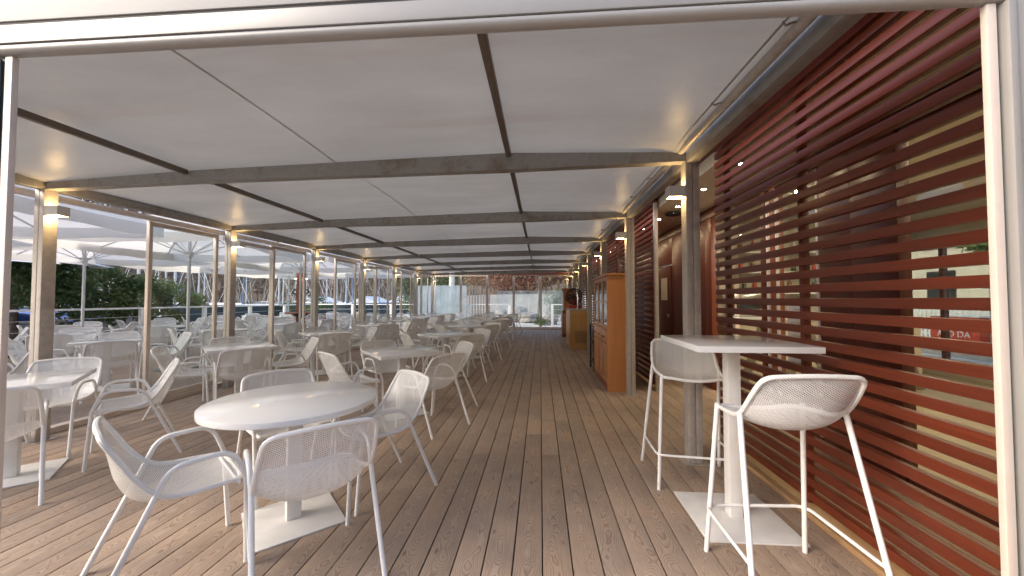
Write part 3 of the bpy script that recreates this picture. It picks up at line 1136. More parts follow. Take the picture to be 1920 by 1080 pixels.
def build_building():
    XF = 2.60
    ZC = 2.75
    # soffit between screens and facade
    o = MB().box(1.80, XF + .1, 0.9, YEND, ZC, ZC + .22).build('corridor_ceiling', 'soffit'); tag(o, kind='structure')
    o = MB().box(1.322, 1.798, 0.9, YEND, 2.885, 2.98).build('corridor_beam', 'red_slat'); tag(o, 'dark timber board between the eave and the slatted screens', 'board')
    for i in range(12):
        Y = 3.97 + .9 * i
        t = thing('downlight', (2.06, Y, ZC), 0, '%s round spotlight in the passage ceiling counted from the near end' % (ORD + ['tenth', 'eleventh', 'twelfth'])[i], 'spotlight', 'spotlights in the passage ceiling')
        MB().lathe([(.045, -.006), (.045, -.0005), (.030, -.0005), (.030, -.006)], 20).build('ring', 'chrome', t, smooth=True)
        MB().poly([(.029 * cos(2 * pi * q / 8), .029 * sin(2 * pi * q / 8), -.007) for q in range(8)]).build('bulb', 'downlight_glow', t)
    # facade
    fa = thing('restaurant_facade', (XF, 0, 0), 0, 'dark red timber and glass restaurant front behind the slatted screens', 'facade')

    def pan(y0, y1, z0, z1, name='panel', mat='facade_wood', d=.03, off=0.0):
        return MB().box(off, off + d, y0, y1, z0, z1).build(name, mat, fa, bevel=.003)
    # timber wall from 5.98 to the end, with a door and a strip window
    y = 8.66
    for a, b in ((5.98, 6.66), (7.00, 7.64), (8.66, 9.7), (9.7, 10.8), (10.8, 11.9), (11.9, 13.0), (13.0, 14.2), (14.2, 15.4), (15.4, 16.6)):
        pan(a + .003, b - .003, .02, 2.60)
    pan(6.66, 7.00, 2.30, 2.60)
    pan(7.64, 8.66, 2.06, 2.60)
    pan(6.69, 6.97, .06, 2.27, 'window', 'facade_glass', .008, .012)
    for a in (6.66, 6.972):
        pan(a, a + .028, .02, 2.298, 'window_frame', 'chrome', .03, -.004)
    door = pan(7.68, 8.62, .02, 2.03, 'door', 'facade_wood', .04, -.02)
    MB().box(-.028, -.0205, 7.86, 8.24, 1.34, 1.80).build('door_window', 'room_glow_soft' if 'room_glow_soft' in MATS else 'cream_paint', door)
    MB().box(-.05, -.021, 7.74, 7.78, 1.0, 1.07).build('handle', 'chrome', door, bevel=.004)
    MB().box(-.05, -.021, 8.44, 8.48, 1.0, 1.07).build('handle', 'chrome', door, bevel=.004)
    # top rail
    pan(0.95, 16.6, 2.603, 2.748, 'top_rail', 'facade_wood', .06, -.02)
    # glass front of the bar room
    for a, b, mt in ((5.89, 6.09, 'facade_wood'), (4.52, 4.61, 'facade_wood'), (4.33, 4.43, 'column_wood'), (3.33, 3.68, 'facade_wood'), (2.91, 3.327, 'red_post')):  # last one is reflecting glass, its dark red reflection painted as solid colour
        pan(a, b, .0, 2.60, 'post', mt, .09, -.02)
    for a, b in ((4.47, 4.50), (4.31, 4.328), (3.69, 3.72)):
        pan(a, b, .09, 2.55, 'window_frame', 'tent_white', .03, -.02)
    for a, b in ((4.615, 5.20), (3.725, 4.305), (0.96, 2.905)):
        pan(a, b, .09, 2.55, 'window', 'facade_glass', .008, .03)
        pan(a, b, .0, .088, 'window_rail', 'facade_wood', .05, 0)
        pan(a, b, 2.552, 2.60, 'window_rail', 'facade_wood', .05, 0)
    pan(1.2, 2.74, 1.842, 1.872, 'blind_bar', 'pine_wood', .03, -.045)
    mn = pan(3.90, 4.22, .62, 1.32, 'menu_sheet', 'tent_white', .002, .024)
    for q in range(13):
        MB().box(.0222, .0236, 4.06 - .11 * (.6 + .4 * ((q * 37) % 10) / 10), 4.06 + .11 * (.6 + .4 * ((q * 53) % 10) / 10), 1.25 - q * .045, 1.258 - q * .045).build('print_line', 'concrete', mn)

    # room behind
    def st(name, mat, *b):
        return tag(MB().box(*b).build(name, mat), kind='structure')
    st('room_floor', 'room_floor', XF + .1, 7.2, -.5, 8.5, -.3, -.004)
    st('room_wall', 'room_wall', XF + .1, 5.8, 7.2, 7.3, -.3, 3.0)
    st('room_wall', 'room_wall', 5.701, 5.8, 7.301, 8.5, -.3, 3.0)
    st('room_wall', 'room_wall', 5.801, 7.3, 8.4, 8.5, -.3, 3.0)
    st('room_wall', 'room_wall', XF + .1, 7.3, -.6, -.5, -.3, 3.0)
    st('room_wall', 'room_wall', 7.2, 7.3, -.499, 5.2, -.3, 3.0)
    st('room_wall', 'room_wall', 7.2, 7.3, 5.201, 8.399, -.3, .30)
    st('room_wall', 'room_wall', 7.2, 7.3, 5.201, 8.399, 2.35, 3.0)
    st('room_ceiling', 'room_ceiling', XF + .1, 7.3, -.6, 8.5, ZC + .1, ZC + .2)
    t = thing('street_window', (7.25, 5.2, .3), 0, 'wide window on the far side of the bar room facing the street', 'window')
    for a in (0.0, 1.05, 2.10, 3.13):
        MB().box(-.04, .04, a, a + .07, .002, 2.048).build('mullion', 'red_post' if a == 2.10 else 'tent_white', t)
    for a in (.071, 1.121, 2.171):
        MB().box(-.004, .004, a, a + .977, .04, 2.01).build('pane', 'facade_glass', t)
    for X in (3.6, 5.2):
        for Y in (1.2, 2.7, 4.2, 5.4):
            t = thing('ceiling_spot', (X, Y, ZC + .1), 0, '%s warm ceiling spot of the %s row inside the bar room' % (ORD[int(Y / 1.4)], 'near' if X < 4 else 'far'), 'ceiling light', 'ceiling spots inside the bar room')
            MB().poly([(.10 * cos(2 * pi * q / 8), .10 * sin(2 * pi * q / 8), -.012) for q in range(8)]).build('bulb', 'room_glow', t)
            MB().lathe([(.115, -.006), (.115, -.0005)], 20).build('ring', 'chrome', t)
    # counter with a chevron front, facing the viewer
    t = thing('bar_counter', (2.95, 5.95, 0), 0, 'cream bar counter with taupe chevron front seen through the slats', 'counter')
    MB().box(0, 2.6, 0, .6, 0.0, 1.05).build('body', 'cream_paint', t)
    MB().box(-.03, 2.63, -.03, .62, 1.052, 1.09).build('worktop', 'table_white', t, bevel=.004)
    for i in range(4):
        x0 = .02 + i * .62
        for a, b in (((x0, .04), (x0 + .31, .98)), ((x0 + .31, .98), (x0 + .62, .04))):
            w = .13
            MB().hexa([(a[0], -.012, a[1]), (a[0] + w, -.012, a[1]), (a[0] + w, -.001, a[1]), (a[0], -.001, a[1]), (b[0], -.012, b[1]), (b[0] + w, -.012, b[1]), (b[0] + w, -.001, b[1]), (b[0], -.001, b[1])]).build('chevron_board', 'taupe_paint', t)
    t = thing('coffee_machine', (3.30, 6.28, 1.091), 0, 'steel coffee machine on the bar counter', 'coffee machine')
    MB().box(-.3, .3, -.2, .2, 0.0, .36).build('body', 'chrome', t, bevel=.03)
    MB().box(-.26, .26, -.215, -.202, .12, .24).build('panel', 'black_metal', t)
    rnd = random.Random(5)
    for si, z in enumerate((1.45, 1.82, 2.18)):
        sn = ('lowest', 'middle', 'topmost')[si]
        sh = MB().box(2.85, 5.4, 6.95, 7.19, z, z + .03).build('wall_shelf', 'table_white'); tag(sh, '%s wall shelf of bottles behind the bar' % sn, 'shelf')
        for i in range(11):
            mt = rnd.choice(('bottle_green', 'bottle_amber', 'bottle_clear', 'sign_red', 'black_metal'))
            cn = {'bottle_green': 'dark green', 'bottle_amber': 'amber', 'bottle_clear': 'pale', 'sign_red': 'red', 'black_metal': 'black'}[mt]
            h = rnd.uniform(.20, .29)
            o = MB().lathe([(.036, 0), (.038, .01), (.038, h * .6), (.014, h * .78), (.014, h)], 10, (2.98 + i * .215 + rnd.uniform(-.05, .05), 7.07, z + .031)).build('bottle', mt, smooth=True)
            tag(o, '%s bottle, %s from the left on the %s bar shelf' % (cn, (['first'] + ORD[1:] + ['tenth', 'eleventh'])[i], sn), 'bottle', 'bottles on the %s bar shelf' % sn)
    t = thing('low_cupboard', (5.3, 3.6, 0), 0, 'low cream cupboard inside the bar room behind the right-hand window', 'cupboard')
    MB().box(0, .5, -1.2, 1.2, 0, .85).build('body', 'cream_paint', t, bevel=.008)
    MB().box(-.02, .52, -1.22, 1.22, .8505, .885).build('worktop', 'pine_wood', t, bevel=.004)
    for q in range(3):
        MB().box(-.014, -.0005, -1.16 + q * .78, -.42 + q * .78, .06, .80).build('door', 'cream_paint', t, bevel=.004)

    # dome camera and fan under the passage ceiling
    t = thing('security_camera', (2.30, 6.05, ZC), 0, 'white security camera under the passage ceiling', 'camera')
    MB().lathe([(.05, -.05), (.05, -.001)], 16).build('mount', 'lamp_body', t, smooth=True)
    MB().lathe([(.001, -.16), (.035, -.15), (.055, -.11), (.05, -.051)], 16).build('dome', 'black_metal', t, smooth=True)
    t = thing('ceiling_disc', (2.12, 6.15, ZC), 0, 'black disc speaker hanging under the passage ceiling', 'speaker')
    MB().lathe([(.11, -.05), (.12, -.045), (.12, -.03), (.03, -.01), (.03, -.001)], 24).build('disc', 'black_metal', t, smooth=True)
    MB().tube([(0, 0, -.051), (0, 0, -.19)], .003, 5).build('cord', 'black_metal', t)


# ================================================================== objects on the right of the deck
def build_right_objects():
    # orange cabinet with glass doors: front looks to -X
    X0, X1, Y0, Y1, H = .985, 1.212, 5.65, 7.02, 1.745
    t = thing('display_cabinet', (X0, Y0, 0), 0, 'tall orange wood cabinet with glazed upper doors on the deck', 'cabinet')
    D = X1 - X0 + .11; L = Y1 - Y0
    # side walls, top, back, shelf
    MB().box(0, D, 0, .03, 0.0, H - .035).build('side_panel', 'orange_wood', t, bevel=.004)
    MB().box(0, D, L - .03, L, 0.0, H - .035).build('side_panel', 'orange_wood', t, bevel=.004)
    MB().box(-.025, D + .002, -.02, L + .02, H - .034, H).build('top_board', 'orange_wood', t, bevel=.006)
    MB().box(D - .015, D - .001, .031, L - .031, .02, H - .036).build('back_panel', 'orange_wood_dark', t)
    MB().box(-.03, D - .02, .031, L - .031, .885, .915).build('ledge', 'orange_wood', t, bevel=.005)
    MB().box(.05, D - .02, .031, L - .031, 1.30, 1.318).build('shelf', 'orange_wood', t)
    MB().box(.004, D - .02, .031, L - .031, .0, .10).build('plinth', 'orange_wood_dark', t, bevel=.003)
    w = (L - .062) / 3
    for i in range(3):
        a = .031 + i * w
        # upper glazed door
        d = MB().box(.006, .028, a + .004, a + .05, .92, H - .04).box(.006, .028, a + w - .05, a + w - .004, .92, H - .04).box(.006, .028, a + .0505, a + w - .0505, .92, .97).box(.006, .028, a + .0505, a + w - .0505, H - .10, H - .04).box(.006, .028, a + .0505, a + w - .0505, 1.30, 1.335).build('glazed_door', 'orange_wood', t)
        MB().box(.014, .018, a + .051, a + w - .051, .9705, 1.2995).build('pane', 'facade_glass', d)
        MB().box(.014, .018, a + .051, a + w - .051, 1.3355, H - .1005).build('pane', 'facade_glass', d)
        # drawer
        dr = MB().box(-.008, .03, a + .006, a + w - .006, .70, .878).build('drawer', 'orange_wood', t, bevel=.006)
        MB().lathe([(.006, -.030), (.014, -.026), (.014, -.020), (.006, -.014), (.006, -.009)], 12, (0, a + w / 2, .79), 'x').build('knob', 'black_metal', dr, smooth=True)
        # lower door with recessed panel
        dd = MB().box(.002, .026, a + .006, a + .066, .11, .685).box(.002, .026, a + w - .066, a + w - .006, .11, .685).box(.002, .026, a + .0665, a + w - .0665, .11, .17).box(.002, .026, a + .0665, a + w - .0665, .625, .685).build('door', 'orange_wood', t)
        MB().box(.012, .022, a + .0665, a + w - .0665, .1705, .6245).build('door_panel', 'orange_wood', dd)
        if i == 0:
            MB().box(-.012, .0015, a + w - .05, a + w - .01, .44, .54).build('latch', 'chrome', dd, bevel=.003)
    # black trolley
    t = thing('trolley', (1.0, 7.12, 0), 0, 'black metal trolley on castors beyond the orange cabinet', 'trolley')
    for a, b in ((0.0, 0), (.22, 0), (0, .52), (.22, .52)):
        MB().box(a - .014, a + .014, b - .014, b + .014, .12, .87).build('upright', 'black_metal', t)
    for z in (.16, .50, .85):
        MB().box(.0145, .2055, -.012, .012, z, z + .02).box(.0145, .2055, .508, .532, z, z + .02).box(-.012, .012, .0145, .5055, z, z + .02).box(.208, .232, .0145, .5055, z, z + .02).build('shelf_frame', 'black_metal', t)
    for a, b in ((0.0, 0), (.22, 0), (0, .52), (.22, .52)):
        c = MB().lathe([(.045, -.014), (.05, -.010), (.05, .010), (.045, .014)], 18, (a, b + .02, .052), 'x').build('castor', 'rubber_black', t, smooth=True)
        MB().box(a - .02, a + .02, b - .012, b + .012, .098, .1195).build('fork', 'black_metal', c)
    # pine counter with grille
    t = thing('pine_counter', (.80, 10.34, 0), 0, 'pine cooler counter with slotted grille and beer tap', 'counter')
    W, L, H = .52, 1.45, 1.05
    MB().box(.02, W, .02, L, .0, H).build('body', 'pine_wood', t)
    MB().box(-.005, W + .01, -.015, L + .01, H + .0005, H + .032).build('worktop', 'concrete', t, bevel=.003)
    for nm, b in (('frame_board', (.0, .07, -.001, .0195, .002, H - .002)), ('frame_board', (W - .05, W + .001, -.001, .0195, .002, H - .002)), ('frame_board', (.0705, W - .0505, -.001, .0195, .002, .09)), ('frame_board', (.0705, W - .0505, -.001, .0195, H - .10, H - .002))):
        MB().box(*b).build(nm, 'pine_wood', t, bevel=.003)
    MB().box(.0705, W - .0505, .008, .0195, .0905, H - .1005).build('front_panel', 'pine_wood', t)
    g = MB().box(.13, W - .07, .003, .0078, .14, .53).build('grille', 'pine_wood', t)
    for i in range(11):
        MB().box(.145 + i * .028, .156 + i * .028, .0005, .0028, .16, .51).build('slot', 'rubber_black', g)
    for i in range(3):
        a = .03 + i * .47
        MB().box(-.001, .0195, a, a + .455, .03, H - .03).build('door', 'pine_wood', t, bevel=.004)
    t2 = thing('beer_tap', (1.06, 10.70, 1.0828), 0, 'chrome beer tap tower on the pine counter', 'beer tap')
    MB().lathe([(.07, 0), (.07, .012), (.035, .02), (.030, .03), (.030, .33), (.045, .34), (.05, .37), (.04, .42), (.001, .43)], 20).build('tower', 'chrome', t2, smooth=True)
    MB().tube(rounded([(0, -.03, .36), (0, -.11, .36), (0, -.12, .28)], .03, 4), .012, 8).build('spout', 'chrome', t2, smooth=True)
    MB().tube([(0, -.06, .37), (.0, -.075, .50)], .010, 8, .016).build('lever', 'black_metal', t2, smooth=True)
    # slicer with ornate flywheel standing behind on the counter end
    t3 = thing('flywheel_slicer', (1.02, 11.55, 1.0828), 0, 'antique slicer with a dark ornate flywheel on the pine counter', 'slicer')
    MB().box(-.18, .20, -.2, .2, 0, .10).build('foot', 'sign_red', t3, bevel=.02)
    MB().box(-.06, .14, -.05, .12, .101, .34).build('body', 'sign_red', t3, bevel=.03)
    fw = MB()
    ring = [(.23 * cos(2 * pi * i / 40), -.12, .36 + .23 * sin(2 * pi * i / 40)) for i in range(40)]
    fw.tube(ring, .022, 8, closed=True)
    for i in range(9):
        a = 2 * pi * i / 9
        fw.tube([(.03 * cos(a), -.12, .36 + .03 * sin(a)), (.22 * cos(a), -.12, .36 + .22 * sin(a))], .013, 6)
        fw.tube([(.13 * cos(a + .35) + .05 * cos(2 * pi * j / 14), -.12, .36 + .13 * sin(a + .35) + .05 * sin(2 * pi * j / 14)) for j in range(14)], .010, 5, closed=True)
    fw.lathe([(.04, -.15), (.04, -.09)], 14, (0, 0, .36), 'y')
    fw.build('flywheel', 'black_metal', t3, smooth=True)
    # carved cabinet at the far end
    t = thing('carved_cabinet', (.80, 13.7, 0), 0, 'wooden cabinet with carved oval panel at the far right of the deck', 'cabinet')
    MB().box(0, .40, 0, 1.0, .0, .95).build('body', 'orange_wood_dark', t, bevel=.005)
    MB().box(.04, .40, .02, .98, .9505, 1.70).build('hutch', 'orange_wood', t, bevel=.005)
    MB().box(.0, .42, -.02, 1.02, 1.7005, 1.76).build('cornice', 'orange_wood', t, bevel=.012)
    MB().lathe([(.001, -.030), (.06, -.028), (.11, -.012), (.12, .0), (.12, .018)], 28, (.2, 0, 1.40), 'y').build('carved_oval', 'orange_wood_dark', t, smooth=True)
    MB().tube(rounded([(.06, .015, 1.10), (.16, .012, 1.20), (.28, .012, 1.12), (.38, .015, 1.25)], .06, 5), .018, 8).build('carved_scroll', 'orange_wood', t, smooth=True)
    MB().box(.03, .37, -.012, -.0005, .10, .85).build('door', 'orange_wood', t, bevel=.005)


# ================================================================== TERRACE: parasols, railing, column
def build_terrace():
    t = thing('parasol', (0, 0, 0), 0, '', 'parasol', 'square white parasols over the terrace')
    H, E, R = 3.05, 2.46, 1.62
    me = MB()
    n = 10

    def can(side, off=0.0):
        def fn(u, v):
            # v 0 centre .. 1 edge; u along edge
            r = .14 + (R - .14) * v
            x = (2 * u - 1) * r
            sag = .045 * (1 - (2 * u - 1) ** 2) * v
            z = H - (H - E) * v - sag + off
            p = Vector((x, -r, z))
            return Matrix.Rotation(side * pi / 2, 3, 'Z') @ p
        return fn
    for s in range(4):
        me.grid(can(s), n, 6)
    me.build('canopy', 'parasol_cloth', t)
    for s in range(4):
        def val(u, v, s=s):
            x = (2 * u - 1) * R
            sag = .045 * (1 - (2 * u - 1) ** 2)
            p = Vector((x, -R - .003, E - sag - .16 * v - .012 * sin(u * 18) * v))
            return Matrix.Rotation(s * pi / 2, 3, 'Z') @ p
        MB().grid(val, 18, 1).build('valance', 'parasol_cloth', t)
    vent = MB()
    for s in range(4):
        def vf(u, v, s=s):
            r = .05 + .30 * v
            return Matrix.Rotation(s * pi / 2, 3, 'Z') @ Vector(((2 * u - 1) * r, -r, H + .12 - .11 * v))
        vent.grid(vf, 2, 2)
    vent.build('vent', 'parasol_cloth', t)
    for i in range(8):
        a = pi / 4 * i
        rr = R * (1.41 if i % 2 else 1.0) - .03
        z1 = E - .035 - (.045 if i % 2 == 0 else 0)
        rb = MB().tube([(.05 * cos(a), .05 * sin(a), H - .05), (rr * cos(a), rr * sin(a), z1)], .014, 5).build('rib', 'mast_alu', t)
        mid = .5
        MB().tube([(.05 * cos(a), .05 * sin(a), 2.25), (rr * mid * cos(a), rr * mid * sin(a), H - .05 + (z1 - H + .05) * mid - .015)], .010, 5).build('strut', 'mast_alu', rb)
    MB().tube([(0, 0, .08), (0, 0, H + .1)], .028, 10).build('pole', 'mast_alu', t, smooth=True)
    MB().lathe([(.06, 2.20), (.06, 2.30), (.04, 2.31)], 12).build('hub', 'mast_alu', t)
    MB().box(-.35, .35, -.35, .35, 0.001, .08).build('base', 'concrete', t, bevel=.01)
    spots = [(-6.95, 3.35, 12), (-6.95, 6.95, 10), (-7.0, 10.5, 4), (-6.9, 14.0, -3), (-10.35, 4.2, 6), (-10.3, 7.75, 3), (-10.35, 11.2, 8), (-10.3, 14.7, 2)]
    for i, (x, y, r) in enumerate(spots):
        lab = '%s square white parasol on the terrace, %s' % (ORD[i % 4], 'nearer the glass wall' if i < 4 else 'in the outer row')
        if i == 0:
            t.location = (x, y, 0); t.rotation_euler.z = radians(r); t['label'] = lab
        else:
            dup(t, (x, y, 0), radians(r), lab)
    # half-folded white parasol hanging beyond the railing
    t = thing('drooping_parasol', (-12.9, 8.9, -.449), 0, 'half closed white parasol drooping before the dark trees', 'parasol')
    c = MB()
    for i in range(8):
        a0, a1 = 2 * pi * i / 8, 2 * pi * (i + 1) / 8
        am = (a0 + a1) / 2
        for (p, q) in (((a0, 1.25), (am, 1.05)), ((am, 1.05), (a1, 1.25))):
            c.poly([(0, 0, 3.05), (p[1] * cos(p[0]), p[1] * sin(p[0]), 2.72), (q[1] * cos(q[0]), q[1] * sin(q[0]), 2.68)])
    c.build('canopy', 'tent_white', t)
    MB().tube([(0, 0, 0), (0, 0, 3.12)], .025, 8).build('pole', 'mast_alu', t)

    # railing
    def railing(p0, p1, n, label, h=1.10):
        p0, p1 = Vector(p0), Vector(p1)
        d = p1 - p0; L = d.length
        t = thing('railing', tuple(p0), atan2(d.y, d.x), label, 'railing')
        MB().box(-.04, L + .04, -.05, .05, h - .035, h + .015).build('handrail', 'white_powder', t, bevel=.006)
        for i in range(n):
            x = L * i / (n - 1)
            MB().box(x - .06, x + .06, -.045, .045, .001, h - .0355).build('baluster', 'white_powder', t, bevel=.005)
        for z in (.30, .58, .84):
            MB().tube([(0.0, 0, z), (L, 0, z)], .006, 5).build('wire', 'mast_alu', t)
    railing((-12.0, 2.0, 0), (-12.0, 19.0, 0), 9, 'white railing along the water side of the terrace')
    railing((-11.9, 19.1, 0), (-1.55, 19.1, 0), 6, 'white railing behind the far end of the terrace')
    railing((.60, 19.1, 0), (1.5, 19.1, 0), 2, 'short white railing at the far right beyond the end glass')

    # timber column with shelf
    t = thing('timber_column', (-8.35, 12.55, 0), radians(8), 'red brown timber column with a round shelf out on the terrace', 'column')
    MB().box(-.10, .10, -.10, .10, .001, 2.28).build('shaft', 'column_wood', t, bevel=.008)
    MB().lathe([(.46, .86), (.48, .87), (.48, .905), (.46, .915)], 32).build('shelf', 'column_wood', t, smooth=True)
    MB().lathe([(.16, .76), (.30, .855)], 20).build('shelf_bracket', 'black_metal', t)
    for s in (-1, 1):
        MB().tube([(s * (.19 + .075 * cos(2 * pi * i / 16)), 0, 1.62 + .075 * sin(2 * pi * i / 16)) for i in range(16)], .022, 6, closed=True).build('hook', 'black_metal', t, smooth=True)
        l = MB().lathe([(.055, 2.08), (.055, 2.36)], 16, (s * .165, 0, 0)).build('lamp', 'lamp_body', t, smooth=True)
        MB().lathe([(.045, 2.072), (.045, 2.079)], 14, (s * .165, 0, 0)).build('bulb', 'lamp_glow', l)


# ================================================================== TREES, MARINA, FAR END
def leaf_cloud(mb, rnd, centre, rad, count, size, clumps=14, flat=1.0):
    cs = []
    for _ in range(clumps):
        v = Vector((rnd.gauss(0, 1), rnd.gauss(0, 1), rnd.gauss(0, 1))).normalized() * rnd.random() ** .4
        cs.append((Vector(centre) + Vector((v.x * rad[0], v.y * rad[1], v.z * rad[2])), rnd.uniform(.28, .5)))
    for i in range(count):
        c, r = rnd.choice(cs)
        v = Vector((rnd.gauss(0, 1), rnd.gauss(0, 1), rnd.gauss(0, 1))).normalized() * rnd.random() ** .45
        p = c + Vector((v.x * rad[0], v.y * rad[1], v.z * rad[2])) * r
        u = Vector((rnd.gauss(0, 1), rnd.gauss(0, 1), rnd.gauss(0, .7))).normalized()
        w = u.orthogonal().normalized()
        w = (Matrix.Rotation(rnd.uniform(0, 6.28), 3, u) @ w)
        s = size * rnd.uniform(.6, 1.3)
        mb.poly([p - u * s, p + w * s * .45, p + u * s, p - w * s * .45])
    return cs


def tree(name, loc, height, rad, mat, label, seed, count=5000, size=.09, bark='bark', trunk_r=.10, low=.3, group=None, cat='tree'):
    rnd = random.Random(seed)
    t = thing(name, loc, 0, label, cat, group)
    cz = height - rad[2] * .9
    mb = MB()
    cs = leaf_cloud(mb, rnd, (0, 0, cz), rad, count, size)
    mb.build('crown', mat, t)
    tr = MB()
    top = Vector((rnd.uniform(-.2, .2), rnd.uniform(-.2, .2), cz))
    tr.tube(catmull([(0, 0, -.05), (rnd.uniform(-.12, .12), rnd.uniform(-.12, .12), cz * .45), top], 5), trunk_r, 8, trunk_r * .45)
    for c, r in cs[:9]:
        b = Vector((0, 0, 0)).lerp(top, rnd.uniform(.45, .9))
        tr.tube(catmull([b, b.lerp(c, .5) + Vector((0, 0, .12)), c], 4), trunk_r * .4, 5, trunk_r * .1)
    tr.build('trunk', bark, t, smooth=True)
    return t


def build_trees():
    g = 'trees and shrubs beyond the railing'
    tree('dark_tree', (-15.2, 6.9, -.449), 4.3, (2.3, 2.2, 1.6), 'leaf_dark', 'large dark evergreen tree beyond the railing at the far left', 31, 11000, .085, group=g)
    tree('dark_tree', (-14.6, 9.4, -.449), 3.9, (1.7, 1.8, 1.4), 'leaf_dark', 'dark evergreen tree just left of the open glass panel', 32, 8000, .085, group=g)
    tree('dark_tree', (-15.8, 4.2, -.449), 4.2, (2.2, 2.0, 1.6), 'leaf_dark', 'dark tree half hidden behind the nearest left post', 36, 8000, .085, group=g)
    tree('shrub', (-13.4, 11.1, -.449), 2.9, (1.35, 1.35, 1.05), 'leaf_olive', 'olive green shrub with orange tints seen through the first glass panel', 33, 5500, .07, trunk_r=.05, group=g)
    tree('shrub', (-13.6, 12.9, -.449), 2.5, (1.2, 1.2, .9), 'leaf_olive', 'smaller olive green shrub beside the second post', 34, 4500, .065, trunk_r=.05, group=g)
    tree('shrub', (-16.0, 24.5, -.449), 2.0, (1.5, 1.5, .8), 'leaf_green', 'low green bush on the quay before the boat sheds', 35, 2500, .07, trunk_r=.05, group=g)


def hull_mesh(L, B, H, mat):
    m = MB()

    def fn(u, v):
        x = -L / 2 + L * u
        w = B / 2 * (1 - max(0, (u - .35) / .65) ** 2.2) * (.86 + .14 * min(1, u / .3))
        s = v * 2 - 1
        k = abs(s)
        z = H * (k ** 1.8) + .12 * H * u * u * k
        y = w * math.copysign(min(1.0, k * 1.25), s) if k < .8 else w * math.copysign(1, s)
        return (x, y, z)
    m.grid(fn, 14, 12)
    top = []
    for i in range(15):
        top.append(fn(i / 14, 1.0))
    for i in range(14, -1, -1):
        top.append(fn(i / 14, 0.0))
    m.poly([(p[0], p[1] * .98, p[2] - .03) for p in top])
    m.poly([fn(0, v / 12) for v in range(13)])
    return m.mesh('hull', mat, smooth=True)


